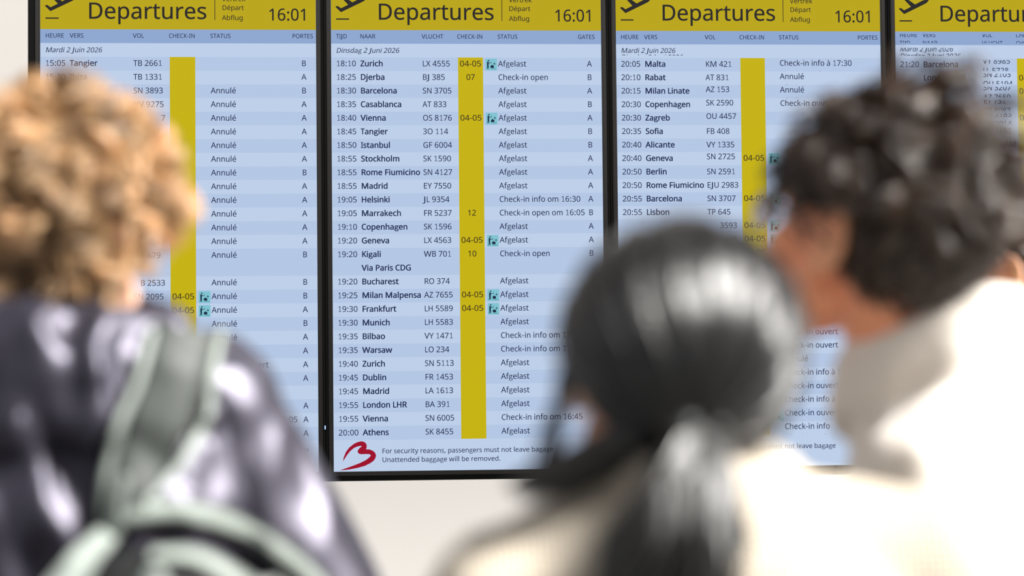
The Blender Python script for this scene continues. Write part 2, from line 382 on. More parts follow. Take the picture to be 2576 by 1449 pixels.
    'w': (1101, '604,424 587,482 572,537 560,585 552,623 546,623 539,585 527,536 513,481 505,452 496,423 361,1 221,1 15,752 143,752 246,352 257,311 268,270 285,191 291,157 296,127 301,127 311,169 323,223 337,279 352,329 485,752 619,752 748,329 768,261 778,225 787,190 794,157 798,129 804,129 808,156 814,188 823,226 833,267 854,352 959,752 1085,752 877,1 732,1'),
    'x': (741, '297,384 38,751 178,751 371,468 563,751 702,751 443,384 716,0 576,0 371,300 164,0 25,0'),
    'y': (714, '1,751 133,751 296,324 321,251 333,216 343,183 352,150 359,119 364,119 375,159 391,211 409,268 429,325 581,751 714,751 391,-104 362,-169 328,-226 289,-273 242,-307 185,-329 118,-336 86,-335 59,-333 15,-325 15,-227 53,-232 75,-235 98,-235 138,-231 173,-219 202,-200 227,-173 248,-140 265,-102 304,-3'),
    'z': (658, '604,0 55,0 55,81 458,655 78,655 78,751 594,751 594,658 196,95 604,95'),
    '0': (801, '732,501 730,423 724,351 714,284 691,196 656,123 610,64 553,21 482,-5 399,-14 297,1 214,48 150,123 104,225 85,307 73,399 69,501 72,604 83,697 102,779 144,880 207,954 292,1000 399,1015 502,1000 585,954 650,880 696,779 716,697 728,604|192,501 194,415 201,339 212,273 239,193 278,137 331,102 399,91 467,102 520,136 560,192 587,272 599,339 606,415 608,501 606,588 599,664 587,729 560,808 520,865 467,899 399,910 331,899 278,865 239,808 212,729 201,664 194,588'),
    '1': (801, '497,0 377,0 377,699 377,768 380,820 382,871 361,850 342,833 296,794 189,707 125,790 395,1000 497,1000'),
    '2': (801, '728,0 67,0 67,102 329,367 399,438 457,501 502,560 535,617 555,676 562,741 549,814 513,866 456,898 385,909 317,903 257,884 201,854 144,814 78,896 120,928 165,957 214,980 267,999 324,1010 385,1014 472,1006 546,982 606,943 651,890 678,825 688,748 680,672 655,601 617,533 566,466 504,397 431,324 223,118 223,112 728,112'),
    '3': (801, '690,766 684,703 665,650 635,605 593,570 542,544 483,527 483,521 588,495 662,445 707,374 721,284 711,202 681,130 629,69 555,24 493,3 421,-10 338,-14 262,-11 192,-2 126,15 63,41 63,155 129,128 199,107 270,94 339,90 455,103 533,142 578,205 592,287 584,344 560,389 519,422 464,445 394,459 312,464 216,464 216,569 314,569 390,575 452,592 500,621 536,659 557,705 564,758 552,822 515,870 458,900 382,910 332,908 286,900 244,887 205,870 168,850 130,826 69,910 128,950 201,983 286,1006 381,1014 477,1006 554,983 614,944 671,864'),
    '4': (801, '773,227 627,227 627,0 508,0 508,227 29,227 29,332 500,1006 627,1006 627,338 773,338|508,653 509,719 511,776 513,827 515,874 510,874 497,846 482,817 465,788 450,765 150,338 508,338'),
    '5': (801, '385,613 481,605 563,578 630,536 680,478 711,406 721,319 710,223 676,141 622,75 548,26 456,-4 347,-14 273,-11 202,0 140,17 88,41 88,157 144,129 211,109 281,95 349,91 418,97 478,114 527,144 564,186 588,240 595,307 580,393 535,457 457,497 345,510 303,508 255,503 209,496 174,489 112,528 150,1000 651,1000 651,888 255,888 231,598 296,608 338,612'),
    '6': (801, '77,427 80,513 89,598 105,680 130,757 165,828 211,890 270,942 342,981 430,1006 535,1014 566,1013 600,1011 633,1007 658,1001 658,896 631,904 602,909 570,912 538,913 449,905 377,881 319,843 275,793 243,732 221,664 208,589 200,508 209,508 232,540 262,569 297,592 340,611 389,622 445,626 527,617 597,590 655,547 699,487 726,412 735,322 725,225 696,143 649,76 586,27 509,-4 417,-14 348,-7 284,13 226,46 176,94 134,156 103,232 84,322|416,90 496,104 559,146 600,219 613,322 601,408 565,473 505,515 420,529 359,523 305,502 262,471 229,433 209,390 202,346 205,300 215,255 232,212 256,172 286,138 323,112 366,95'),
    '7': (801, '190,0 601,888 62,888 62,1000 732,1000 732,905 326,0'),
    '8': (801, '399,1014 482,1007 555,987 615,953 660,906 689,847 699,775 692,718 673,669 643,627 604,590 558,558 508,529 567,498 620,463 666,423 701,377 724,323 731,259 721,181 690,114 642,60 576,20 496,-6 403,-14 304,-6 221,18 155,57 107,110 78,176 69,255 76,319 97,374 131,421 174,461 223,494 276,522 229,552 187,586 151,624 124,668 107,718 101,776 111,847 140,905 186,952 246,986 318,1007|189,254 202,187 241,132 307,96 401,84 491,96 557,132 597,188 611,258 604,304 585,344 554,379 512,410 461,438 401,464 378,472 321,444 275,415 238,382 211,345 195,302|398,915 328,905 271,877 234,832 221,770 227,723 246,683 275,651 312,624 356,600 405,577 451,599 492,623 527,651 554,684 571,724 577,770 565,832 528,877 471,905'),
    '9': (801, '728,573 725,488 716,403 700,320 675,243 640,172 594,110 535,58 462,19 374,-6 269,-14 239,-13 204,-11 170,-6 143,0 143,105 170,98 202,92 235,88 266,87 356,95 428,119 485,157 529,207 562,266 584,335 597,411 604,490 595,490 571,459 542,431 506,408 464,389 415,378 357,374 277,383 207,410 149,453 106,513 79,587 70,676 80,774 110,857 158,924 221,973 299,1004 389,1014 458,1007 522,987 580,953 630,905 671,843 702,768 722,678|389,910 310,896 247,853 206,780 192,678 204,592 239,526 298,484 384,471 446,477 500,498 544,529 576,567 597,610 604,654 600,699 590,744 574,788 550,828 520,862 483,888 439,905'),
    ':': (375, '101,76 107,120 126,148 154,164 186,169 220,164 249,148 268,120 275,76 268,32 249,3 220,-14 186,-20 154,-14 126,3 107,32|101,675 107,720 126,749 154,765 186,770 220,765 249,749 268,720 275,675 268,632 249,602 220,585 186,580 154,585 126,602 107,632'),
    '-': (451, '56,321 56,430 395,430 395,321'),
    ',': (375, '269,147 255,96 237,41 216,-17 194,-74 171,-129 148,-181 57,-181 71,-126 85,-67 98,-6 109,54 119,111 127,162 259,162'),
    '.': (375, '101,76 107,120 126,148 154,164 186,169 220,164 249,148 268,120 275,76 268,32 249,3 220,-14 186,-20 154,-14 126,3 107,32'),
    'é': (790, '409,765 499,754 575,723 636,672 681,604 709,522 718,426 718,352 204,352 222,239 270,158 344,108 444,91 511,94 571,104 627,121 685,143 685,35 628,13 571,-2 510,-11 438,-14 338,-3 250,29 177,84 123,159 97,221 82,291 77,370 82,448 95,519 118,581 168,659 235,717 316,753|408,664 329,650 268,607 227,539 207,450 590,450 585,510 570,562 545,604 511,637 465,657|606,1059 591,1037 570,1011 545,983 518,953 489,924 460,896 432,870 406,849 325,849 325,866 347,895 370,929 395,966 419,1004 440,1040 458,1073 606,1073'),
    'à': (786, '403,763 487,757 555,737 606,703 656,625 672,511 672,0 583,0 559,106 553,106 520,69 487,39 450,15 408,-1 359,-11 301,-14 237,-8 180,10 132,40 95,83 72,140 64,209 86,308 153,382 222,416 313,438 424,448 552,452 552,497 542,577 511,627 462,655 396,664 339,659 284,646 233,628 185,606 147,699 201,724 263,744 332,759|440,363 321,349 246,318 205,271 192,207 202,153 230,115 274,93 329,85 416,99 487,138 535,205 550,300 550,367|359,1073 376,1040 397,1004 421,966 446,929 471,895 493,866 493,849 410,849 385,870 357,896 328,924 299,953 272,983 247,1011 227,1037 211,1059 211,1073'),
}
SPACE = 364
# set widths of the narrow humanist face on the boards (2048 units to the em)
SET = dict(zip("ABCDEFGHIJKLMNOPQRSTUVWXYZabcdefghijklmnopqrstuvwxyz", (
    1185, 1114, 1092, 1260, 1000, 941, 1292, 1276, 516, 653, 1064, 861, 1751, 1322, 1356, 1058, 1378, 1112, 941, 998, 1314, 1162, 1822, 1063, 998, 959,
    981, 1076, 866, 1076, 1019, 625, 964, 1076, 470, 490, 931, 470, 1636, 1076, 1080, 1076, 1076, 714, 801, 686, 1076, 925, 1464, 887, 927, 809)))
SET.update({c: 1038 for c in '0123456789'})
SET.update({' ': 463, '.': 517, ',': 511, ':': 548, '-': 627, 'é': 1019, 'à': 981})
KERN = {'Ta': -130, 'To': -110, 'AT': -90, 'Af': -15, 'LX': 0, 'VY': -20, 'AV': -60, 'Vi': -30, 'Wa': -40, 'rt': 10}


def decode(c):
    adv, loops = GLYPH[c]
    return adv, [[(int(a), int(b)) for a, b in (p.split(',') for p in lp.split(' '))] for lp in loops.split('|')]


_cache = {}


def glyph(c, weight, foot):
    key = (c, weight, foot)
    if key in _cache:
        return _cache[key]
    adv, loops = decode(c)
    if c == '1' and foot:
        x0, x1 = 377, 497
        loops = [[(700, 0), (700, 95), (x1, 95), (x1, 1000), (395, 1000), (125, 800), (185, 715), (x0, 850), (x0, 95), (165, 95), (165, 0)]]
    if c == 'g' and foot:                                       # the boards' face has a g with two bowls
        def oval(x, z, a, b_, sgn):
            return [(x + a * math.cos(sgn * 2 * math.pi * i / 16), z + b_ * math.sin(sgn * 2 * math.pi * i / 16)) for i in range(16)]
        adv = 731
        loops = [oval(345, 478, 250, 236, -1), oval(345, 478, 148, 150, 1), oval(390, -72, 335, 222, -1), oval(390, -72, 232, 136, 1),
                 [(705, 720), (705, 632), (520, 632), (400, 714)], [(85, 150), (150, 320), (240, 290), (190, 170), (230, 90)]]
    out = []
    for lp in loops:
        n = len(lp)
        if weight:
            q = []
            for i in range(n):
                a, b, d = Vector(lp[i - 1]), Vector(lp[i]), Vector(lp[(i + 1) % n])
                e1, e2 = (b - a), (d - b)
                if e1.length < 1e-6 or e2.length < 1e-6:
                    q.append(tuple(b))
                    continue
                n1 = Vector((e1.y, -e1.x)).normalized()
                n2 = Vector((e2.y, -e2.x)).normalized()
                w = n1 + n2
                k = weight / max(.5, 1 + n1.dot(n2))
                q.append((b.x + w.x * k * WSIGN, b.y + w.y * k * .75 * WSIGN))
            lp = q
        out.append(lp)
    def area(lp):
        return sum(lp[i - 1][0] * lp[i][1] - lp[i][0] * lp[i - 1][1] for i in range(len(lp)))
    def inside(p, lp):
        r = False
        for i in range(len(lp)):
            (xa, ya), (xb, yb) = lp[i - 1], lp[i]
            if (ya > p[1]) != (yb > p[1]) and p[0] < (xb - xa) * (p[1] - ya) / (yb - ya) + xa:
                r = not r
        return r
    outer = [lp for lp in out if not any(q is not lp and abs(area(q)) > abs(area(lp)) and inside(lp[0], q) for q in out)]
    pts, tris = [], []
    for o in outer:                                             # every outline with the holes that lie in it
        g = [o] + [q for q in out if q not in outer and inside(q[0], o)]
        b = len(pts)
        flat = [p for lp in g for p in lp]
        want = abs(area(g[0])) - sum(abs(area(q)) for q in g[1:])
        best = None
        for turn in range(12):                                  # turn the outline a little if the triangles do not cover it
            a = turn * .37
            ca, sa = math.cos(a), math.sin(a)
            tr = tessellate_polygon([[Vector((p[0] * ca - p[1] * sa, p[0] * sa + p[1] * ca, 0)) for p in lp] for lp in g])
            err = abs(sum(abs(area([flat[i] for i in t])) for t in tr) - want)
            if best is None or err < best[0]:
                best = (err, tr)
            if err < .01 * want:
                break
        tris += [tuple(b + i for i in t) for t in best[1]]
        pts += flat
    _cache[key] = (adv, pts, tris)
    return _cache[key]


WSIGN = -1


def text(mb, s, u, v, cap, y, style='board', bold=False, width=None, align='l', slant=0, clip=None):
    """lay a line of lettering into mb; u, v: start of the baseline on the board, cap: capital height; clip: (low, high) cuts the line off above or below"""
    k = cap / 1000
    pos, xs = 0.0, []
    for i, c in enumerate(s):
        if style == 'board':
            adv = SET[c] * .758 * (1.035 if bold else 1)
            adv += KERN.get(s[i:i + 2], 0) * .76
        else:
            adv = SPACE if c == ' ' else GLYPH[c][0]
        xs.append((c, pos, adv))
        pos += adv
    fit = 1.0
    if width:
        fit = width / (pos * k)
    if align == 'r':
        u -= pos * k * fit
    if align == 'c':
        u -= pos * k * fit / 2
    V, F = [], []
    for c, x, adv in xs:
        if c == ' ':
            continue
        own, pts, tris = glyph(c, (33 if bold else 8) if style == 'board' else 10, style == 'board')
        sx = adv / own
        b = len(V)
        for px, pz in pts:
            V.append((u + (x + px * sx + slant * pz) * k * fit, y, v + pz * k))
        F += [tuple(b + i for i in t) for t in tris]
    if clip:
        bm = bmesh.new()
        vs = [bm.verts.new(p) for p in V]
        for t in F:
            try:
                bm.faces.new([vs[i] for i in t])
            except ValueError:
                pass
        for z, nz in ((clip[0], -1), (clip[1], 1)):
            if z is not None:
                bmesh.ops.bisect_plane(bm, geom=bm.verts[:] + bm.edges[:] + bm.faces[:], plane_co=(0, y, z), plane_no=(0, 0, nz), clear_outer=True)
        bm.verts.index_update()
        V = [tuple(p.co) for p in bm.verts]
        F = [tuple(p.index for p in q.verts) for q in bm.faces]
        bm.free()
    mb.add(V, F)
    return u + pos * k * fit

# ------------------------------------------------------------------ setting
def structure(name, mb, m):
    o = mb.build(name, m)
    o['kind'] = 'structure'
    return o


# the wall, with the opening the displays are let into
GX0, GX1, GZ0, GZ1 = -.71766 - .0295, 2 * .71766 + .681 + .03, BZ - .0235, BZ + 1.2107 + .024
b = MB()
for x0, z0, x1, z1 in ((-5, 0, GX0, 3), (GX1, 0, 6, 3), (GX0, 0, GX1, GZ0), (GX0, GZ1, GX1, 3)):
    b.box(x0, -.006, z0, x1, .25, z1)
structure('wall_back', b, M['wall'])
b = MB(); b.box(-6, -1.17, 3.0, 9, .25, 3.25); structure('sun_blocking_slab', b, M['wall'])  # slab added out of view to block the sun from the wall
b = MB(); b.box(-9, -9, -.1, 9, 6, 0); structure('floor', b, M['floor'])

# ------------------------------------------------------------------ departure displays
W, H = .681, .681 * 16 / 9
PITCH = .71766
HB, CB, R0, DR = 1.1035, 1.0692, 1.0347, .034154          # header, heading bar and first row, above the lower edge of the screen
YL, YR = .4671 * W, .5592 * W
CAP = .0141

b = MB()
b.box(GX0 + .0005, .0040, GZ0 + .0005, GX1 - .0005, .09, GZ1 - .0005)
tag(b.build('display_mount', M['carcass']), 'black steel mounting case behind the row of departure displays on the white wall', 'mount')


def vol_plane(mb, y):
    """a climbing aeroplane and the runway line under it"""
    P = [(160, 185), (180, 170), (210, 172), (262, 212), (395, 145), (185, -78), (205, -84), (232, -72), (475, 100), (620, 25), (690, 8), (730, 10),
         (737, 30), (690, 75), (600, 120), (265, 283), (258, 282)]
    def cv(p):
        return ((2240 + p[0] / 7.667 - 2249.3) / 966, HB + (80.3 - p[1] / 7.667) / 966)
    mb.poly([cv(p) for p in P], y)
    mb.rect(.0134, HB + .0258, .0459, HB + .0290, y)


def bag_icon(parent, u, vtop):
    s = .0294
    t = MB()
    r = .0015
    pts = []
    for cx, cz, a0 in ((s - r, -r, 0), (r, -r, 90), (r, -s + r, 180), (s - r, -s + r, 270)):
        for i in range(4):
            a = math.radians(a0 + i * 30)
            pts.append((u + cx + r * math.cos(a), vtop + cz + r * math.sin(a)))
    t.poly(pts, -.0022)
    o = t.build('baggage_sign', M['teal'], parent)
    k = s / 705

    def cv(p):
        return (u + (p[0] - 335) * k, vtop - (p[1] - 415) * k)
    f = MB()
    y = -.0026
    c = cv((527, 533)); f.disc(c[0], c[1], 44 * k, y)
    f.poly([cv(p) for p in ((440, 610), (475, 580), (570, 662), (622, 636), (634, 662), (570, 706), (532, 690), (530, 860), (535, 1040), (500, 1040), (482, 935), (452, 1040), (408, 1040), (448, 900), (436, 790))], y)
    f.poly([cv(p) for p in ((680, 588), (706, 588), (672, 722), (645, 716))], y)
    f.poly([cv(p) for p in ((645, 838), (700, 825), (720, 790), (760, 790), (785, 825), (847, 842), (847, 978), (645, 978))], y)
    f.poly([cv(p) for p in ((800, 712), (880, 712), (845, 660), (875, 656), (940, 725), (880, 798), (848, 790), (880, 738), (800, 738))], y)
    for i in range(5):
        f.poly([cv(p) for p in ((700 + i * 57, 1012), (735 + i * 57, 1012), (735 + i * 57, 1042), (700 + i * 57, 1042))], y)
    p = f.build('baggage_pictogram', M['teal_ink'], o)
    p.parent = o
    return o


HEAD_FR = (('HEURE', .0127, 'l'), ('VERS', .0725, 'l'), ('VOL', .2275, 'l'), ('CHECK-IN', .3160, 'l'), ('STATUS', .4180, 'l'), ('PORTES', .6735, 'r'))
HEAD_NL = (('TIJD', .0127, 'l'), ('NAAR', .0725, 'l'), ('VLUCHT', .2272, 'l'), ('CHECK-IN', .3160, 'l'), ('STATUS', .4180, 'l'), ('GATES', .6645, 'r'))


def row_text(fields, i, time='', dest='', vol='', status='', gate='', dv=(0, 0, 0), volclip=None, stclip=None):
    v = R0 - i * DR - .0225
    y = -.0019
    if time: text(fields('time_lettering'), time, .0125, v, CAP, y)
    if dest: text(fields('destination_lettering'), dest, .0730, v, CAP, y, bold=True)
    if vol: text(fields('flight_number_lettering'), vol, .2282, v + dv[0], CAP, y, clip=volclip)
    if status: text(fields('status_lettering'), status, .4188, v + dv[1], CAP, y, clip=stclip)
    if gate: text(fields('gate_letter'), gate, .6500, v, CAP, y, align='c')


def display(k, label, heads, dates, rows, notice, logo, light=False, doubles=(), halfhead=False):
    t = thing('departure_display', label, 'departure board', (k * PITCH, 0, BZ), 'row of departure displays on the wall')
    # bezel: a bevelled frame round the screen
    g = .0110
    f = MB()
    for x0, z0, x1, z1 in ((-g, -g, 0, H + g), (W, -g, W + g, H + g), (0, -g, W, 0), (0, H, W, H + g)):
        f.box(x0, -.0085, z0, x1, .0036, z1)
    f.build('bezel', M['bezel'], t, bevel=.0018)
    f = MB()                                                    # sunk rim outside the bezel, with a thin raised lip
    for q, y0 in ((.0166, -.0020), (.0142, -.0045), (.0136, -.0020)):
        w_ = .0166 - .0110 if q == .0166 else .0006
        if q == .0136: continue
        for x0, z0, x1, z1 in ((-q, -q, -q + w_, H + q), (W + q - w_, -q, W + q, H + q), (-q + w_, -q, W + q - w_, -q + w_), (-q + w_, H + q - w_, W + q - w_, H + q)):
            f.box(x0, y0, z0, x1, .0036, z1)
    f.build('bezel_rim', M['carcass'], t)
    f = MB(); f.box(.0004, -.0003, .0004, W - .0004, .003, H - .0004)
    f.build('screen_panel', M['row_light'], t)
    # yellow banner
    f = MB(); f.rect(0.0006, HB, W - .0006, H - .0006, -.0009)
    ban = f.build('header_banner', M['banner'], t)
    f = MB(); vol_plane(f, -.0015); f.build('takeoff_symbol', M['ink'], ban)
    f = MB(); text(f, 'Departures', .1155, HB + .0264, .0400, -.0015, 'round', width=.2955); f.build('title_lettering', M['ink'], ban)
    f = MB()
    for s, dz in (('Vertrek', .0713), ('Départ', .0492), ('Abflug', .0240)):
        text(f, s, .4475, HB + dz, .0117, -.0015, 'round', width={'Vertrek': .0585, 'Départ': .0545, 'Abflug': .0525}[s])
    f.build('language_lettering', M['ink'], ban)
    f = MB(); f.rect(.4290, HB + .0238, .4306, HB + .0905, -.0015); f.build('divider_line', M['ink'], ban)
    f = MB(); text(f, '16:01', .5615, HB + .0232, .0298, -.0015, 'round', width=.1005); f.build('clock_lettering', M['ink'], ban)
    # heading bar
    f = MB(); f.rect(.0006, CB, W - .0006, HB, -.0009)
    bar = f.build('heading_bar', M['heading'], t)
    for s, u, al in heads:
        f = MB()
        if halfhead:
            text(f, s, u, HB - .0140, .0107, -.0015, align=al, clip=(None, HB - .0062))
        else:
            text(f, s, u, HB - .0211, .0107, -.0015, align=al)
        f.build('heading_lettering', M['navy'], bar)
    if halfhead:
        for s, u, al in HEAD_NL:
            f = MB()
            text(f, s, u, HB - .0348, .0107, -.0015, align=al, clip=(HB - .0295, None))
            f.build('heading_lettering', M['navy'], bar)
    # date line
    f = MB(); f.rect(.0006, R0, W - .0006, CB, -.0009)
    dl = f.build('date_row', M['row_light'], t)
    f = MB()
    for s, dz, w, cl in dates:
        text(f, s, .0125, R0 + dz, .0122, -.0015, width=w, slant=.2, clip=cl)
    f.build('date_lettering', M['navy'], dl)
    # check-in column
    f = MB(); f.rect(YL, R0 - 28 * DR, YR, R0, -.0014)
    f.build('check_in_column', M['column'], t)
    # the flights
    i, n = 0, 0
    while i < 28:
        span = 2 if i in doubles else 1
        f = MB(); f.rect(.0006, R0 - (i + span) * DR, W - .0006, R0 - i * DR, -.0009)
        r = f.build('flight_row', M['row_light' if n % 2 else 'row_dark'], t)
        parts, c = {}, MB()

        def field(nm):
            return parts.setdefault(nm, MB())
        for d in range(span):
            row = rows.get(i + d)
            if not row:
                continue
            row = dict(row)
            desk, icon, extra = row.pop('desk', ''), row.pop('icon', False), row.pop('extra', None)
            row_text(field, i + d, **row)
            if extra:
                for s, u, dz, lo, hi in extra:
                    z0 = R0 - (i + d) * DR
                    text(field('status_lettering' if u > .4 else 'flight_number_lettering'), s, u, z0 + dz, CAP, -.0019, clip=(None if lo is None else z0 + lo, None if hi is None else z0 + hi))
            if desk:
                text(c, desk, (YL + YR) / 2, R0 - (i + d) * DR - .0225, .0143, -.0019, 'round', width={5: .0548, 2: .0225, 4: .045}[len(desk)], align='c')
            if icon:
                bag_icon(r, .3868, R0 - (i + d) * DR - .0030)
        for nm, mb in parts.items():
            mb.build(nm, M['navy'], r)
        if c.v: c.build('desk_number', M['brown_ink'], r)
        i += span
        n += 1
    # security notice and airport emblem
    f = MB(); f.rect(.0006, .0006, W - .0006, R0 - 28 * DR, -.0009)
    ft = f.build('footer', M['row_light'], t)
    if notice:
        f = MB()
        for s, u, v, w in notice:
            text(f, s, u, v, .0118, -.0015, width=w)
        f.build('notice_lettering', M['navy'], ft)
    if logo:
        P = [(522, 1020), (535, 950), (575, 850), (635, 770), (715, 705), (790, 668), (860, 655), (905, 665), (940, 695), (952, 735), (948, 770), (938, 800),
             (1000, 802), (1060, 825), (1100, 860), (1117, 905), (1108, 955), (1075, 1005), (1010, 1050), (920, 1095), (800, 1130), (650, 1160), (455, 1183),
             (560, 1145), (700, 1095), (830, 1045), (930, 995), (990, 950), (1022, 915), (1015, 895), (985, 885), (920, 885), (850, 888), (810, 878), (787, 850),
             (790, 820), (815, 785), (850, 755), (865, 742), (835, 738), (780, 750), (715, 780), (650, 835), (595, 905), (550, 975)]
        f = MB(); f.poly([((790 + x / 7.245 - 838.9) / 1000, (1186.5 - 1020 - y / 7.245 - (x / 7.245 - 49) * .0128) / 1000) for x, y in P], -.0015)
        f.build('airport_emblem', M['red'], ft)
    if light:
        f = MB(); f.box(W + .0150, -.0075, .106, W + .0176, .0, .115)
        f.build('status_light', M['led'], t)
    return t


def R(*a, **k):
    return dict(zip(('time', 'dest', 'vol', 'status', 'gate'), a), **k)


A, B_ = 'A', 'B'
AN, AF, CO = 'Annulé', 'Afgelast', 'Check-in ouvert'
# first board (French); what the traveller in front of it hides is left blank
r1 = {0: R('15:05', 'Tangier', 'TB 2661', '', B_), 1: R('15:30', 'Ibiza', 'TB 1331', '', A), 2: R('', '', 'SN 3893', AN, B_), 3: R('', '', 'HV 9275', AN, A),
      4: R('', '', '', AN, A), 5: R('', '', '', AN, A), 6: R('', '', '', AN, A), 7: R('', '', '', AN, A), 8: R('', '', '', AN, B_), 9: R('', '', '', AN, A),
      10: R('', '', '', AN, A), 11: R('', '', '', AN, A), 12: R('', '', '', AN, A), 13: R('', '', '', AN, A), 14: R('', '', '', AN, B_),
      16: R('', '', '', AN, B_), 17: R('', '', 'SN 2095', AN, B_, desk='04-05', icon=True), 18: R('', '', 'SN 3819', AN, A, desk='04-05', icon=True),
      19: R('', '', '', AN, B_), 20: R('', '', '', AN, A), 21: R('', '', '', AN, A), 22: R('', '', '', CO, A), 23: R('', '', '', '', A), 24: R('', '', '', CO, ''),
      25: R('', '', '', '', A), 26: R('', '', '', '', A), 27: R('', '', '', '', A)}
for i, s, u in ((4, '7', .2960), (5, '43', .2712), (6, '1', .2960), (11, '587', .2790), (12, '2811', .2610), (13, '3149', .2610), (14, '679', .2610), (16, 'B 2533', .2440), (19, 'F 068', .2440), (20, '003', .2810)):
    r1[i]['extra'] = [(s, u, -.0225, None, None)]
r1[26]['extra'] = [('16:05', .5795, -.0225, None, None)]
# second board (Dutch)
r2 = {0: R('18:10', 'Zurich', 'LX 4555', AF, A, desk='04-05', icon=True), 1: R('18:25', 'Djerba', 'BJ 385', 'Check-in open', B_, desk='07'), 2: R('18:30', 'Barcelona', 'SN 3705', AF, A),
      3: R('18:35', 'Casablanca', 'AT 833', AF, B_), 4: R('18:40', 'Vienna', 'OS 8176', AF, A, desk='04-05', icon=True), 5: R('18:45', 'Tangier', '3O 114', AF, B_),
      6: R('18:50', 'Istanbul', 'GF 6004', AF, B_), 7: R('18:55', 'Stockholm', 'SK 1590', AF, A), 8: R('18:55', 'Rome Fiumicino', 'SN 4127', AF, A), 9: R('18:55', 'Madrid', 'EY 7550', AF, A),
      10: R('19:05', 'Helsinki', 'JL 9354', 'Check-in info om 16:30', A), 11: R('19:05', 'Marrakech', 'FR 5237', 'Check-in open om 16:05', B_, desk='12'),
      12: R('19:10', 'Copenhagen', 'SK 1596', AF, A), 13: R('19:20', 'Geneva', 'LX 4563', AF, A, desk='04-05', icon=True), 14: R('19:20', 'Kigali', 'WB 701', 'Check-in open', B_, desk='10'),
      15: R('', 'Via Paris CDG'), 16: R('19:20', 'Bucharest', 'RO 374', AF), 17: R('19:25', 'Milan Malpensa', 'AZ 7655', AF, desk='04-05', icon=True),
      18: R('19:30', 'Frankfurt', 'LH 5589', AF, desk='04-05', icon=True), 19: R('19:30', 'Munich', 'LH 5583', AF), 20: R('19:35', 'Bilbao', 'VY 1471', 'Check-in info om 17:0'),
      21: R('19:35', 'Warsaw', 'LO 234', 'Check-in info om 17'), 22: R('19:40', 'Zurich', 'SN 5113', AF), 23: R('19:45', 'Dublin', 'FR 1453', AF), 24: R('19:45', 'Madrid', 'LA 1613', AF),
      25: R('19:55', 'London LHR', 'BA 391', AF), 26: R('19:55', 'Vienna', 'SN 6005', 'Check-in info om 16:45'), 27: R('20:00', 'Athens', 'SK 8455', AF)}
# third board, caught while its lines roll over to the next language
OP = 'Check-in open'
r3 = {0: R('20:05', 'Malta', 'KM 421', 'Check-in info à 17:30'), 1: R('20:10', 'Rabat', 'AT 831', AN), 2: R('20:15', 'Milan Linate', 'AZ 153', AN, dv=(.004, 0, 0)), 3: R('20:30', 'Copenhagen', 'SK 2590', CO, dv=(.004, 0, 0)),
      4: R('20:30', 'Zagreb', 'OU 4457', dv=(.004, 0, 0)), 5: R('20:35', 'Sofia', 'FB 408'), 6: R('20:40', 'Alicante', 'VY 1335'), 7: R('20:40', 'Geneva', 'SN 2725', desk='04-05', icon=True, dv=(.004, 0, 0)),
      8: R('20:50', 'Berlin', 'SN 2591'), 9: R('20:50', 'Rome Fiumicino', 'EJU 2983'), 10: R('20:55', 'Barcelona', 'SN 3707', desk='04-05', icon=True), 11: R('20:55', 'Lisbon', 'TP 645'),
      12: R('', '', '', desk='04-05', icon=True, extra=[('3593', .2600, -.0225, None, None)]), 13: R('', '', '', desk='04-05', icon=True, extra=[('1', .2940, -.0225, None, None)]),
      14: R('', '', '', desk='04-05', icon=True), 15: R('', '', '', CO, desk='04-05', icon=True), 16: R('', '', '', CO, icon=True), 17: R('', '', '', CO, icon=True),
      18: R('', '', '', CO, icon=True), 19: R('', '', '', CO, icon=True), 20: R('', '', '', CO, icon=True), 21: R('', '', '', CO), 22: R('', '', '', AN), 23: R('', '', '', 'Check-in info à 18'),
      24: R('', '', '', CO, icon=True), 25: R('', '', '', 'Check-in info à'), 26: R('', '', '', CO, desk='04-05', icon=True), 27: R('', '', '', 'Check-in info')}
for i in list(r3):
    st = r3[i].get('status')
    if st:
        r3[i]['dv'] = (r3[i].get('dv', (0, 0, 0))[0], .0030, 0)
        nxt = AF if st == AN else (OP if st == CO else 'Check-in info om')
        r3[i].setdefault('extra', [])
        r3[i]['extra'] = r3[i]['extra'] + [(nxt, .4188, -.0480, -.0335, None)]
# fourth board, half way through the same change
r4 = {0: R('21:20', 'Barcelona'), 1: R('', 'London LHR', desk='04-05'), 2: R('', '', desk='04-05'), 4: R('', '', desk='04-05'), 5: R('', '', 'VY 2151'), 6: R('', '')}
r4[6]['extra'] = [('1748', .2690, -.0225, None, None)]
for i, a, c in ((0, 'VY 8985', 'LL 5728'), (1, 'SN 2103', 'OU 5194'), (2, 'SN 3207', 'AZ 7659'), (3, 'ET 751', 'TP 8087'), (4, 'SN 2183', 'A3 2014'), (7, '182', '8182')):
    r4.setdefault(i, R('', ''))
    u = .2282 if i < 7 else .2620
    r4[i]['extra'] = [(a, u, -.0135, None, -.0048), (c, u, -.0385, -.0318, None)]

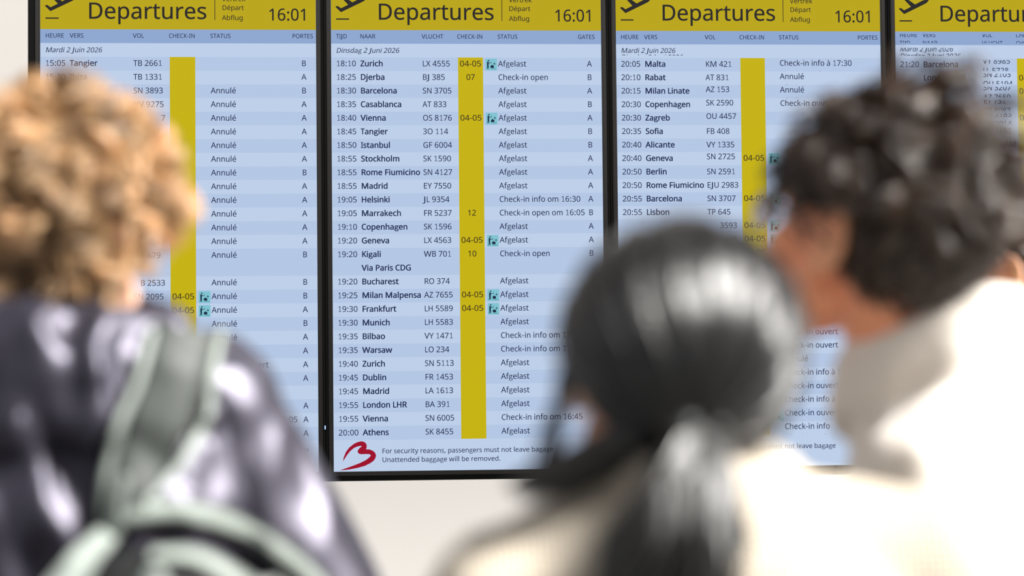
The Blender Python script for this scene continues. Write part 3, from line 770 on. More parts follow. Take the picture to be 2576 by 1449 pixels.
NOTE = [('For security reasons, passengers must not leave bagage', .1200, .0445, .4290), ('Unattended baggage will be removed.', .1200, .0228, .2965)]
display(-1, 'departure board at the left end, first flights to Tangier and Ibiza, behind the curly-haired traveller', HEAD_FR, [('Mardi 2 Juin 2026', .0113, .1390, None)], r1,
        [('te', .6440, .0500, .0130)], False, True, (14,))
display(0, 'fully visible departure board in Dutch listing Zurich to Athens, red emblem at its foot', HEAD_NL, [('Dinsdag 2 Juni 2026', .0113, .1580, None)], r2, NOTE, True, False, (14,))
display(1, 'departure board listing Malta, Rabat and Milan Linate, between two dark-haired travellers', HEAD_FR,
        [('Mardi 2 Juin 2026', .0125, .1390, None), ('Dinsdag 2 Juni 2026', -.0040, .1580, (R0 + .0062, None))], r3, NOTE, True)
display(2, 'departure board at the right edge with half-rolled lines, cut off by the picture', HEAD_FR,
        [('Mardi 2 Juin 2026', .0180, .1390, (None, R0 + .0270)), ('Dinsdag 2 Juni 2026', .0000, .1580, (R0 + .0068, None))], r4, None, False, halfhead=True)

# ------------------------------------------------------------------ figures
def ring_solid(rings, cap=True):
    """loft through rings of points"""
    v = [p for r in rings for p in r]
    n, f = len(rings[0]), []
    for i in range(len(rings) - 1):
        for j in range(n):
            k = (j + 1) % n
            f.append((i * n + j, i * n + k, (i + 1) * n + k, (i + 1) * n + j))
    if cap:
        f.append(tuple(range(n))[::-1])
        f.append(tuple(range((len(rings) - 1) * n, len(rings) * n)))
    return v, f


def capsule(p0, r0, p1, r1, flat=1.0, n=18):
    """tapered limb segment with round ends"""
    p0, p1 = Vector(p0), Vector(p1)
    d = (p1 - p0).normalized()
    u = d.cross(Vector((0, 0, 1)) if abs(d.z) < .9 else Vector((0, 1, 0))).normalized()
    w = d.cross(u)
    rings = []
    for k in range(5):
        a = -math.pi / 2 + (k + .3) / 5 * math.pi / 2
        rings.append((p0 + d * r0 * math.sin(a), r0 * math.cos(a)))
    rings.append((p0, r0))
    rings.append((p1, r1))
    for k in range(1, 6):
        a = (k - .3) / 5 * math.pi / 2
        rings.append((p1 + d * r1 * math.sin(a), r1 * math.cos(a)))
    return ring_solid([[c + (u * math.cos(t) + w * math.sin(t) * flat) * r for t in [2 * math.pi * j / n for j in range(n)]] for c, r in rings])


def ball(c, r, rot=None, n=20):
    c = Vector(c)
    rings = []
    for i in range(1, n // 2):
        a = -math.pi / 2 + math.pi * i / (n // 2)
        ring = []
        for j in range(n):
            t = 2 * math.pi * j / n
            p = Vector((r[0] * math.cos(a) * math.cos(t), r[1] * math.cos(a) * math.sin(t), r[2] * math.sin(a)))
            ring.append(c + (rot @ p if rot else p))
        rings.append(ring)
    return ring_solid(rings)


def torso(secs, n=28):
    """secs: (x, y, z, half width, half depth) from the hips up"""
    rings = []
    for x, y, z, a, b_ in secs:
        ring = []
        for j in range(n):
            t = 2 * math.pi * j / n
            c, s = math.cos(t), math.sin(t)
            e = .8
            ring.append(Vector((x + a * math.copysign(abs(c) ** e, c), y + b_ * math.copysign(abs(s) ** e, s), z)))
        rings.append(ring)
    return ring_solid(rings)


def fuse(name, pieces, m, parent, voxel=.008, smooth=4, deform=None, loc=None):
    """grow one continuous skin over overlapping pieces"""
    mb = MB()
    for v, f in pieces:
        mb.add(v, f)
    me = mesh_np(name + '_raw', mb.v, mb.f)
    o = bpy.data.objects.new(name + '_raw', me)
    COL.objects.link(o)
    r = o.modifiers.new('remesh', 'REMESH')
    r.mode = 'VOXEL'
    r.voxel_size = voxel
    sm = o.modifiers.new('smooth', 'SMOOTH')
    sm.iterations = smooth
    sm.factor = .6
    bpy.context.view_layer.update()
    dg = bpy.context.evaluated_depsgraph_get()
    res = bpy.data.meshes.new_from_object(o.evaluated_get(dg))
    bpy.data.objects.remove(o)
    bpy.data.meshes.remove(me)
    res.name = name
    res.polygons.foreach_set('use_smooth', [True] * len(res.polygons))
    if deform:
        res.update()
        for v in res.vertices:
            v.co = v.co + v.normal * deform(v.co)
        res.update()
    return link(name, res, m, parent)


def fold(scale, amp, stretch=(1, 1, .35), seed=0.0, sharp=True):
    """soft creases in cloth"""
    def fn(c):
        p = Vector((c.x * stretch[0], c.y * stretch[1], c.z * stretch[2])) * scale + Vector((seed, seed * 1.7, seed * .3))
        n = noise.noise(p) + .5 * noise.noise(p * 2.1)
        if sharp:
            return amp * (1 - 2 * abs(n)) * .8
        return amp * n
    return fn


class Head:
    """frame of a head: origin between the ears; y to the face"""
    def __init__(s, o, R, k=1.0):
        s.o, s.R, s.k = Vector(o), R, k

    def __call__(s, x, y, z):
        return s.o + s.R @ (Vector((x, y, z)) * s.k)


def head_pieces(h):
    R, k = h.R, h.k
    P = []
    def b(c, r):
        P.append(ball(h(*c), [q * k for q in r], R))
    b((0, -.006, .032), (.075, .096, .090))                    # cranium
    b((0, .030, -.010), (.062, .066, .080))                    # face
    P.append(capsule(h(-.040, .02, -.055), .030 * k, h(-.014, .072, -.092), .020 * k))   # jaw
    P.append(capsule(h(.040, .02, -.055), .030 * k, h(.014, .072, -.092), .020 * k))
    b((0, .074, -.092), (.022, .018, .018))                    # chin
    P.append(capsule(h(0, .092, .012), .008 * k, h(0, .112, -.030), .013 * k))           # nose
    b((.010, .102, -.034), (.009, .010, .008)); b((-.010, .102, -.034), (.009, .010, .008))
    P.append(capsule(h(-.038, .082, .030), .010 * k, h(.038, .082, .030), .010 * k))     # brow
    P.append(capsule(h(-.018, .092, -.060), .008 * k, h(.018, .092, -.060), .008 * k))   # upper lip
    P.append(capsule(h(-.014, .090, -.070), .008 * k, h(.014, .090, -.070), .008 * k))   # lower lip
    b((.042, .066, -.018), (.024, .022, .022)); b((-.042, .066, -.018), (.024, .022, .022))  # cheeks
    for s in (-1, 1):                                          # ears: rim, lobe and root
        pts = [(-.004 + .019 * math.sin(t) - .008, .006 + .033 * math.cos(t)) for t in [2 * math.pi * i / 10 for i in range(11)]]
        for i in range(10):
            if 1.0 < i < 3: continue
            a, c = pts[i], pts[i + 1]
            P.append(capsule(h(s * (.090 - .3 * (a[0] + .02)), a[0], a[1]), .0058 * k, h(s * (.090 - .3 * (c[0] + .02)), c[0], c[1]), .0058 * k, n=8))
        P.append(ball(h(s * .082, -.008, .004), [q * k for q in (.008, .018, .030)], R))
        P.append(ball(h(s * .085, .0, -.029), [q * k for q in (.008, .011, .011)], R))
    return P


def hand_pieces(w, d, palm_n, k=1.0, curl=.35):
    """w: wrist, d: direction of the fingers, palm_n: the way the palm faces"""
    w, d, nrm = Vector(w), Vector(d).normalized(), Vector(palm_n).normalized()
    s = d.cross(nrm).normalized()
    P = [capsule(w, .024 * k, w + d * .03 * k, .026 * k), ball(w + d * .055 * k, [q * k for q in (.040, .046, .016)], Matrix((s, d, nrm)).transposed())]
    for i, L in enumerate((.072, .082, .076, .060)):
        b0 = w + d * .092 * k + s * (.031 - .0205 * i) * k
        dd, p = d.copy(), b0
        for q, part in enumerate((.45, .32, .23)):
            dd = (dd + nrm * curl * (.5 + .3 * q)).normalized()
            e = p + dd * L * part * k
            P.append(capsule(p, (.0088 - .001 * q) * k, e, (.0080 - .001 * q) * k, n=8))
            p = e
    t0 = w + d * .03 * k + s * .034 * k
    t1 = t0 + (d * .6 + s * .8 + nrm * .25).normalized() * .036 * k
    t2 = t1 + (d * .9 + s * .25 + nrm * .4).normalized() * .030 * k
    P += [capsule(t0, .013 * k, t1, .010 * k, n=8), capsule(t1, .010 * k, t2, .008 * k, n=8)]
    return P


def locks(paths, radius, tone, n=4):
    """strands as tapering tubes; paths (N, K, 3), radius (N, K), tone (N,) -> mesh with a colour attribute"""
    N, K, _ = paths.shape
    t = np.gradient(paths, axis=1)
    t /= np.linalg.norm(t, axis=2, keepdims=True) + 1e-9
    ref = np.zeros_like(t)
    ref[..., 0] = .31; ref[..., 1] = .52; ref[..., 2] = .79
    u = np.cross(t, ref)
    u /= np.linalg.norm(u, axis=2, keepdims=True) + 1e-9
    w = np.cross(t, u)
    a = np.arange(n) * 2 * np.pi / n
    V = paths[:, :, None, :] + radius[:, :, None, None] * (u[:, :, None, :] * np.cos(a)[None, None, :, None] + w[:, :, None, :] * np.sin(a)[None, None, :, None])
    V = V.reshape(-1, 3)
    base = (np.arange(N) * K * n)[:, None, None] + (np.arange(K - 1) * n)[None, :, None]
    j = np.arange(n)[None, None, :]
    j2 = (j + 1) % n
    q = np.stack(np.broadcast_arrays(base + j, base + j2, base + n + j2, base + n + j), -1).reshape(-1, 4)
    me = bpy.data.meshes.new('strands')
    me.vertices.add(len(V)); me.vertices.foreach_set('co', V.astype(np.float32).ravel())
    me.loops.add(q.size); me.loops.foreach_set('vertex_index', q.astype(np.int32).ravel())
    me.polygons.add(len(q)); me.polygons.foreach_set('loop_start', (np.arange(len(q)) * 4).astype(np.int32))
    me.update(calc_edges=True)
    me.polygons.foreach_set('use_smooth', [True] * len(q))
    ca = me.color_attributes.new('tone', 'FLOAT_COLOR', 'POINT')
    c = np.repeat(tone, K * n)
    ca.data.foreach_set('color', np.stack([c, c, c, np.ones_like(c)], -1).astype(np.float32).ravel())
    return me


SK_C, SK_R = np.array((0, -.006, .032)), np.array((.075, .096, .090))


def scalp(n, ok, jitter=None):
    """points on the cranium where ok(unit direction) holds"""
    out = []
    while len(out) < n:
        d = RNG.normal(size=(n * 3, 3))
        d /= np.linalg.norm(d, axis=1, keepdims=True)
        out += [q for q in d if ok(q)]
    return np.array(out[:n])


def to_world(h, P):
    R = np.array(h.R)
    return np.asarray(h.o) + (P * h.k) @ R.T


def hair_cap(name, h, m, parent, ok, thick=.012, low=-.1):
    """close underlayer of hair over the cranium"""
    mb = MB()
    nu, nv = 40, 26
    idx = {}
    for i in range(nv + 1):
        for j in range(nu):
            a = -math.pi / 2 + math.pi * i / nv
            t = 2 * math.pi * j / nu
            d = np.array((math.cos(a) * math.cos(t), math.cos(a) * math.sin(t), math.sin(a)))
            th = thick if ok(d) else -.010
            p = SK_C + d * (SK_R + th)
            idx[i, j] = len(mb.v)
            mb.v.append(tuple(h(*p)))
    for i in range(nv):
        for j in range(nu):
            k = (j + 1) % nu
            mb.f.append((idx[i, j], idx[i, k], idx[i + 1, k], idx[i + 1, j]))
    me = mesh_np(name, mb.v, mb.f, True)
    ca = me.color_attributes.new('tone', 'FLOAT_COLOR', 'POINT')
    ca.data.foreach_set('color', [.7, .7, .7, 1] * len(mb.v))
    return link(name, me, m, parent)


def join_meshes(a, b_):
    bm = bmesh.new()
    bm.from_mesh(a.data)
    bm.from_mesh(b_)
    bm.to_mesh(a.data)
    bm.free()
    bpy.data.meshes.remove(b_)
    a.data.polygons.foreach_set('use_smooth', [True] * len(a.data.polygons))


def legs(ox, S, sep=.09, yaw=0.0, wide=1.0):
    """hip, knee, ankle, toe of both legs in the figure's own frame"""
    k = S / 1.70
    return [[(ox + s * sep * k, -.01, .88 * k), (ox + s * (sep + .005) * k, .015, .48 * k), (ox + s * sep * k, -.02, .075 * k), (ox + s * (sep + .02) * k, .13 * k, .03)] for s in (-1, 1)]


def figure(name, label, loc, rz, S, secs, arms, head, neck, mats, jacket_fold, sleeve, jacket_name='jacket', extra_jacket=(), pants='trousers', voxel=.009, jf=1.0):
    """a standing person: body, top, trousers and shoes; returns the root and the top"""
    root = thing(name, label, 'person', loc)
    root.rotation_euler = (0, 0, rz)
    k = S / 1.70
    P = head_pieces(head)
    P += [capsule(neck[0], .056 * k, neck[1], .062 * k)]
    P.append(torso([(x, y, z, a - .022, b_ - .020) for x, y, z, a, b_ in secs]))
    lg = legs(secs[0][0], S)
    for hip, kn, an, toe in lg:
        P += [capsule(hip, .078 * k, kn, .052 * k), capsule(kn, .052 * k, an, .036 * k), capsule((an[0], an[1] - .02, .045), .032 * k, toe, .024 * k)]
    for sh, el, wr, hd, pn in arms:
        P += [capsule(sh, .050 * k, el, .040 * k), capsule(el, .040 * k, wr, .028 * k)]
        P += hand_pieces(wr, hd, pn, k)
    body = fuse('body', P, M[mats['skin']], root, .0065, 3)
    for s in (-1, 1):
        mb = MB(); mb.add(*ball(head(s * .031, .0755, .008), [.0118 * head.k] * 3, head.R))
        mb.build('eye', M['eye'], root, smooth=True)
    # trousers and shoes
    T = [torso([(secs[0][0], secs[0][1], .80 * k, .165 * k, .115 * k), (secs[0][0], secs[0][1], .90 * k, .17 * k, .12 * k), (secs[0][0], secs[0][1], .99 * k, .15 * k, .11 * k)])]
    for hip, kn, an, toe in lg:
        T += [capsule(hip, .095 * k, kn, .070 * k), capsule(kn, .070 * k, (an[0], an[1], .10), .062 * k)]
    fuse('trousers', T, M[pants], root, .012, 3, fold(9, .006))
    for hip, kn, an, toe in lg:
        fuse('shoe', [capsule((an[0], an[1] - .025, .047), .046, (toe[0], toe[1] + .015, .040), .038), capsule((an[0], an[1], .05), .045, (an[0], an[1], .11), .045)], M['shoe'], root, .008, 3)
    # top
    J = [torso(secs)]
    for (sh, el, wr, hd, pn), (ra, rb, rc) in zip(arms, sleeve):
        J += [capsule(sh, ra, el, rb), capsule(el, rb, wr, rc)]
    J += list(extra_jacket)
    top = fuse(jacket_name, J, M[mats['top']], root, voxel, 3, jacket_fold)
    return root, top


def bvh_of(o):
    me = o.data
    return BVHTree.FromPolygons([v.co.copy() for v in me.vertices], [tuple(p.vertices) for p in me.polygons])


def rotz(a):
    return Matrix.Rotation(a, 3, 'Z')


def head_rot(yw=0, pt=0, rl=0):
    """turn left, nod back, lean to the right"""
    return Matrix.Rotation(yw, 3, 'Z') @ Matrix.Rotation(pt, 3, 'X') @ Matrix.Rotation(rl, 3, 'Y')


def ribbon(bv, pts, width, m, name, parent, lift=.006, thick=.006, n=40, cast=(0, 1, 0), start=-1.0):
    """a strap that lies on the surface bv: pts (x, z) in the figure's frame, seen from behind; width at each point"""
    pts = [Vector((p[0], p[1])) for p in pts]
    # smooth path
    def cr(a, b_, c, d, t):
        return .5 * ((2 * b_) + (c - a) * t + (2 * a - 5 * b_ + 4 * c - d) * t * t + (3 * b_ - a - 3 * c + d) * t ** 3)
    path, wd = [], []
    q = [pts[0]] + pts + [pts[-1]]
    for i in range(len(pts) - 1):
        m_ = max(3, n // (len(pts) - 1))
        for s in range(m_ + (i == len(pts) - 2)):
            t = s / m_
            path.append(cr(q[i], q[i + 1], q[i + 2], q[i + 3], t))
            wd.append(width[i] * (1 - t) + width[i + 1] * t)
    V, F = [], []
    rows = []
    for i, p in enumerate(path):
        d = (path[min(i + 1, len(path) - 1)] - path[max(i - 1, 0)]).normalized()
        nrm = Vector((-d.y, d.x))
        row = []
        for s in (-1, -.6, -.2, .2, .6, 1):
            c = p + nrm * s * wd[i] / 2
            hit = bv.ray_cast(Vector((c.x, start, c.y)), Vector(cast))
            y = hit[0].y if hit[0] else None
            row.append((c.x, y, c.y))
        rows.append(row)
    flat = [r[1] for row in rows for r in row if r[1] is not None]
    last = min(flat) if flat else 0
    ys = []
    for row in rows:
        yy = [r[1] for r in row if r[1] is not None]
        y0 = min(yy) if yy else last
        last = y0
        ys.append([(r[1] if r[1] is not None else y0) for r in row])
    ys = np.array(ys)
    raw = ys.copy()
    for _ in range(3):                                          # let the strap bridge small creases
        ys[1:-1] = (ys[:-2] + ys[1:-1] * 2 + ys[2:]) / 4
        ys = np.minimum(ys, (ys + np.min(ys, axis=1, keepdims=True)) / 2 + .002)
    ys = np.minimum(ys, raw)
    nn = 6
    for k, off in ((0, lift), (1, .003)):
        for i, row in enumerate(rows):
            for j, r in enumerate(row):
                e = thick if (k == 0 and j in (1, 2, 3, 4)) else 0
                V.append((r[0], ys[i][j] - off - e, r[2]))
    L = len(rows)
    for i in range(L - 1):
        for j in range(nn - 1):
            a = i * nn + j
            F.append((a, a + 1, a + nn + 1, a + nn))
            c = L * nn + a
            F.append((c, c + nn, c + nn + 1, c + 1))
        for j in (0, nn - 1):
            a, c = i * nn + j, L * nn + i * nn + j
            F.append((a, a + nn, c + nn, c))
    for i in (0, L - 1):
        for j in range(nn - 1):
            a, c = i * nn + j, L * nn + i * nn + j
            F.append((a, c, c + 1, a + 1))
    o = link(name, mesh_np(name, V, F, True), m, parent)
    return o


# ------------------------------------------------------------------ traveller with curly hair and backpack
LS = 1.70
lk = 1.0
lo = Vector((-.261, -3.275, 0))
lez = 1.578
lh = Head((0, 0, lez), head_rot(-.18, .05, .03), 1.0)
lsecs = [(0, -.03, .84, .185, .135), (0, -.03, 1.02, .175, .135), (0, -.04, 1.20, .185, .140), (.0, -.05, 1.32, .190, .135), (0, -.05, 1.40, .155, .110), (0, -.045, 1.465, .105, .085), (0, -.035, 1.50, .072, .072)]
larms = [((-.135, -.04, 1.395), (-.275, -.04, 1.13), (-.20, .17, 1.02), (.2, 1, -.1), (1, 0, -.3)),
         ((.135, -.04, 1.400), (.290, -.04, 1.135), (.20, .17, 1.03), (-.2, 1, -.1), (-1, 0, -.3))]
ring = []
for i in range(18):                                              # stand-up hood rolled round the neck
    t0, t1 = 2 * math.pi * i / 18, 2 * math.pi * (i + 1) / 18
    def cp(t):
        return (.086 * math.cos(t), -.025 + .088 * math.sin(t), 1.490 + .010 * math.sin(t) - .014 * math.cos(t))
    ring.append(capsule(cp(t0), .030, cp(t1), .030, n=10))
hood = [ball((0, -.135, 1.435), (.125, .050, .075)), capsule((-.10, -.10, 1.47), .035, (-.03, -.155, 1.40), .035), capsule((.10, -.10, 1.47), .035, (.03, -.155, 1.40), .035)]
lroot, ljacket = figure('person', 'person with curly golden-brown hair in a dark navy jacket, wearing a backpack', lo, 0, LS, lsecs, larms, lh,
                        ((0, -.015, lez - .05), (0, -.04, lez - .19)), dict(skin='skin', top='navy_nylon'), lambda c, f=fold(15, .019, (1, 1, .42), 3.1): f(c) * (1 if c.x < .14 else max(.35, 1 - (c.x - .14) * 9)), [(.080, .068, .050)] * 2,
                        extra_jacket=ring + hood)


def curly(h, m, parent, nclump, per, ok, length, amp, lift, rad, curl_len=.03, seed=1):
    d = scalp(nclump, ok)
    root_p = SK_C + d * SK_R
    K = 16
    t = np.linspace(0, 1, K)[None, :, None]
    n = d / SK_R
    n /= np.linalg.norm(n, axis=1, keepdims=True)
    flow = np.stack([d[:, 0] * .35, -.25 + 0 * d[:, 1], -.75 + .2 * d[:, 2]], 1) + RNG.normal(size=d.shape) * .45
    flow -= n * np.sum(flow * n, 1, keepdims=True)
    flow /= np.linalg.norm(flow, axis=1, keepdims=True) + 1e-9
    L = length * RNG.uniform(.7, 1.25, size=(nclump, 1, 1))
    up = lift * RNG.uniform(.55, 1.25, size=(nclump, 1, 1))
    path = root_p[:, None, :] + n[:, None, :] * up * (1 - (1 - t) ** 2.2) + flow[:, None, :] * L * (t ** 1.3)
    # stay off the skull
    q = (path - SK_C) / (SK_R + .010)
    rr = np.linalg.norm(q, axis=2, keepdims=True)
    path = np.where(rr < 1, SK_C + q / rr * (SK_R + .010), path)
    side = np.cross(n, flow)
    ph = RNG.uniform(0, 6.28, size=(nclump, 1, 1))
    turns = (L / curl_len) * RNG.uniform(.8, 1.2, size=(nclump, 1, 1))
    A = amp * RNG.uniform(.6, 1.3, size=(nclump, 1, 1)) * (.3 + .7 * t)
    path = path + A * (np.cos(ph + 6.28 * turns * t) * side[:, None, :] + np.sin(ph + 6.28 * turns * t) * n[:, None, :])
    P = np.repeat(path, per, axis=0)
    off = RNG.normal(size=(nclump * per, 1, 3)) * .0042
    P = P + off * (.4 + .8 * t) + RNG.normal(size=P.shape) * .0006
    r = rad * RNG.uniform(.7, 1.2, size=(nclump * per, 1)) * (1 - .6 * t[:, :, 0])
    tone = np.repeat(RNG.uniform(.06, 1.5, size=nclump), per) * RNG.uniform(.8, 1.2, size=nclump * per)
    return locks(to_world(h, P), r, tone)


ok_l = lambda d: (d[2] > -.75 + 1.15 * max(0, d[1] + .15)) and not (d[0] > .74 and d[2] < -.02 and d[1] > -.28) and not (abs(d[0]) > .82 and d[2] < -.05)
hl = hair_cap('hair', lh, M['hair_curly'], lroot, ok_l, .014)
join_meshes(hl, curly(lh, M['hair_curly'], lroot, 250, 18, ok_l, .062, .0115, .026, .0019, .040))
# top curls stand up further
join_meshes(hl, curly(lh, M['hair_curly'], lroot, 80, 20, lambda d: d[2] > .25 and d[0] > -.6, .052, .012, .028, .0019, .042))

# backpack on that traveller: the strap over the right shoulder and the top of the bag
lbv = bvh_of(ljacket)
bag = thing('backpack', 'black backpack with grey-green strap worn over the right shoulder of the curly-haired person', 'backpack', lo)
bag_body = [ball((.10, -.318, 1.06), (.150, .085, .20)), ball((.105, -.303, 1.17), (.120, .070, .125)), capsule((-.02, -.303, .92), .08, (.22, -.303, .92), .08)]
bbody = fuse('bag_body', bag_body, M['bag_dark'], bag, .008, 4, fold(22, .004, (1, 1, 1), 5))
bbv = bvh_of(bbody)
both = BVHTree.FromPolygons([v.co.copy() for v in ljacket.data.vertices] + [v.co.copy() for v in bbody.data.vertices],
                            [tuple(p.vertices) for p in ljacket.data.polygons] + [tuple(i + len(ljacket.data.vertices) for i in p.vertices) for p in bbody.data.polygons])
st = ribbon(both, [(.128, 1.487), (.120, 1.45), (.108, 1.41), (.090, 1.365), (.068, 1.320), (.058, 1.296)], (.060, .062, .062, .052, .030, .024), M['bag_strap'], 'shoulder_strap', bag, .008, .006)
# the strap goes on over the shoulder to the front
ribbon(both, [(.098, 1.487), (.088, 1.44), (.072, 1.40), (.058, 1.35), (.055, 1.315), (.064, 1.29)], (.007, .008, .009, .009, .008, .008), M['bag_trim'], 'strap_edging', bag, .015, .003)
ribbon(both, [(.158, 1.487), (.152, 1.44), (.146, 1.40), (.125, 1.36), (.095, 1.325)], (.007, .009, .010, .008, .006), M['bag_trim'], 'strap_edging', bag, .015, .003)
ribbon(both, [(.078, 1.352), (.072, 1.335), (.068, 1.31), (.066, 1.296)], (.006, .012, .012, .012), M['bag_trim'], 'strap_webbing', bag, .017, .003)
ribbon(both, [(.060, 1.308), (.105, 1.318), (.150, 1.312), (.195, 1.288), (.235, 1.258), (.275, 1.215)], (.012, .020, .020, .020, .020, .020), M['bag_trim'], 'bag_piping', bag, .010, .005)
ribbon(both, [(.110, 1.290), (.150, 1.287), (.190, 1.262), (.225, 1.232), (.255, 1.195)], (.008, .012, .014, .014, .014), M['bag_trim'], 'bag_piping', bag, .010, .005)
ribbon(both, [(.068, 1.315), (.052, 1.285), (.034, 1.258), (.012, 1.225), (-.01, 1.19)], (.016, .026, .030, .032, .032), M['bag_trim'], 'bag_webbing', bag, .010, .005)
mb = MB(); mb.add(*ball((.118, -.385, 1.270), (.012, .006, .014))); mb.build('toggle', M['bag_trim'], bag, smooth=True)

# ------------------------------------------------------------------ traveller with a low ponytail and knitted jumper
wo = Vector((.270, -3.794, 0))
wez = 1.438
WS = 1.56
wh = Head((0, 0, wez), head_rot(.30, .10, .05), .93)
wsecs = [(.02, -.03, .80, .165, .125), (.02, -.03, .98, .165, .125), (.02, -.035, 1.12, .185, .130), (.02, -.04, 1.22, .190, .130), (.015, -.04, 1.29, .150, .105), (.01, -.03, 1.345, .085, .080), (.008, -.02, 1.372, .062, .066)]
wyoke = [capsule((.03, -.035, 1.322), .050, (.175, -.04, 1.283), .068), capsule((-.02, -.035, 1.322), .050, (-.135, -.04, 1.262), .066)]
warms = [((-.135, -.04, 1.262), (-.245, -.05, 1.03), (-.16, .08, .83), (.1, .5, -1), (1, 0, 0)),
         ((.178, -.04, 1.280), (.310, -.05, 1.07), (.23, .09, .88), (-.1, .5, -1), (-1, 0, 0))]
wring = []
for i in range(16):
    t0, t1 = 2 * math.pi * i / 16, 2 * math.pi * (i + 1) / 16
    def cp(t):
        return (.006 + .070 * math.cos(t), -.02 + .072 * math.sin(t), 1.366 + .008 * math.sin(t))
    wring.append(capsule(cp(t0), .020, cp(t1), .020, n=10))
wroot, wtop = figure('person', 'person with black hair in a low ponytail and a cream knitted jumper', wo, 0, WS, wsecs, warms, wh,
                     ((.0, -.012, wez - .045), (.01, -.03, wez - .17)), dict(skin='skin', top='knit'), fold(12, .008, (1, 1, .6), 8.2, False), [(.070, .062, .045)] * 2,
                     jacket_name='jumper', extra_jacket=wring + wyoke, pants='trousers_grey')
ok_w = lambda d: (d[2] > -.62 + 1.25 * max(0, d[1] - .05)) 
hw = hair_cap('hair', wh, M['hair_black'], wroot, ok_w, .010)


def combed(h, nclump, per, ok, tie, rad, puff):
    """hair drawn over the skull to the tie, lying in strands of its own thickness"""
    n = nclump * per
    dc = scalp(nclump, ok)
    d = np.repeat(dc, per, axis=0) + RNG.normal(size=(n, 3)) * .055
    d /= np.linalg.norm(d, axis=1, keepdims=True)
    td = (np.array(tie) - SK_C) / SK_R
    tl = np.linalg.norm(td)
    td = td / tl
    K = 15
    t = np.linspace(0, 1, K)[None, :, None]
    om = np.arccos(np.clip(np.sum(d * td, 1), -.999, .999))[:, None, None]
    sl = (np.sin((1 - t) * om) * d[:, None, :] + np.sin(t * om) * td[None, None, :]) / np.sin(om)
    rep = lambda lo, hi: np.repeat(RNG.uniform(lo, hi, size=(nclump, 1, 1)), per, axis=0)
    r = 1.0 + puff * (rep(.1, .8) + RNG.uniform(0, .2, size=(n, 1, 1))) * np.sin(np.pi * t) ** .7 + (tl - 1) * t ** 3 + .06 * (1 - t ** 3) + .15 * np.exp(-((np.abs(sl[..., :1]) - 1) / .22) ** 2)
    wv = .022 * np.sin(6.28 * (t * rep(.8, 2.0) + rep(0, 1)))
    side = np.cross(sl, td)
    sw = .05 * np.sin(6.28 * (t * rep(.7, 1.5) + rep(0, 1))) * np.sin(np.pi * t)
    P = SK_C + (sl + side * sw) * SK_R * (r + wv) + RNG.normal(size=(n, 1, 3)) * .003 * t ** 2
    rr = rad * RNG.uniform(.7, 1.25, size=(n, 1)) * (.6 + .4 * np.sin(np.pi * t[:, :, 0]))
    return locks(to_world(h, P), rr, np.repeat(RNG.uniform(.4, 1.9, size=nclump), per))


TIE = (-.028, -.112, -.036)
join_meshes(hw, combed(wh, 170, 16, ok_w, TIE, .0017, .16))
# ponytail
def tail(h, n, p0, end, spread0, spread1, rad, waves=1.5, amp=.008, drop=.02):
    K = 22
    t = np.linspace(0, 1, K)[None, :, None]
    p0, end = np.array(p0), np.array(end)
    a = RNG.normal(size=(n, 1, 3)) * np.array([1, .6, .3])
    a /= np.maximum(1, np.linalg.norm(a, axis=2, keepdims=True) / 1.6)
    base = p0 + (end - p0) * t + np.array([0, -drop, 0]) * np.sin(np.pi * np.clip(t * 1.5, 0, 1))
    sp = spread0 + (spread1 - spread0) * np.clip(t * 3.0, 0, 1) ** .8 * (1 - .25 * t)
    ph = RNG.uniform(0, 6.28, size=(n, 1, 1))
    gp = np.round(ph / .9) * .9
    wv = amp * np.clip(t * 3, 0, 1) * np.stack([np.sin(gp + 6.28 * waves * t), .7 * np.cos(gp + 6.28 * waves * t), 0 * t * gp], -1)[..., 0, :]
    P = base + a * sp + wv
    rr = rad * RNG.uniform(.7, 1.25, size=(n, 1)) * (1 - .4 * t[:, :, 0])
    return locks(to_world(h, P), rr, RNG.uniform(.5, 1.6, size=n))


join_meshes(hw, tail(wh, 620, (-.030, -.116, -.036), (-.105, -.135, -.30), .009, .034, .0017))
# loose locks: one hanging before the left cheek, a sheaf over the left shoulder
join_meshes(hw, tail(wh, 26, (-.078, .03, .02), (-.098, .035, -.085), .003, .004, .0015, .8, .005, 0))
join_meshes(hw, tail(wh, 320, (-.050, -.070, -.035), (-.138, -.060, -.090), .013, .017, .0018, .6, .003, .0))
band = MB()
for i in range(20):
    t0, t1 = 2 * math.pi * i / 20, 2 * math.pi * (i + 1) / 20
    a, c = [wh(-.030 + .0175 * math.cos(t), -.118 - .003 * math.sin(3 * t), -.040 + .0165 * math.sin(t)) for t in (t0, t1)]
    band.add(*capsule(a, .0062, c, .0062, n=8))
band.build('hair_tie', M['scrunchie'], wroot, smooth=True)

# ------------------------------------------------------------------ traveller with glasses and a cream coat
ro = Vector((.531, -3.387, 0))
rez = 1.566
RYAW = .80
RS = 1.70
Rb = rotz(RYAW)
rh = Head((0, 0, rez), head_rot(-.08, .26, .0), 1.01)


def rl(x, y):
    """offset in the room -> the figure's own frame"""
    v = Rb.transposed() @ Vector((x, y, 0))
    return v.x, v.y


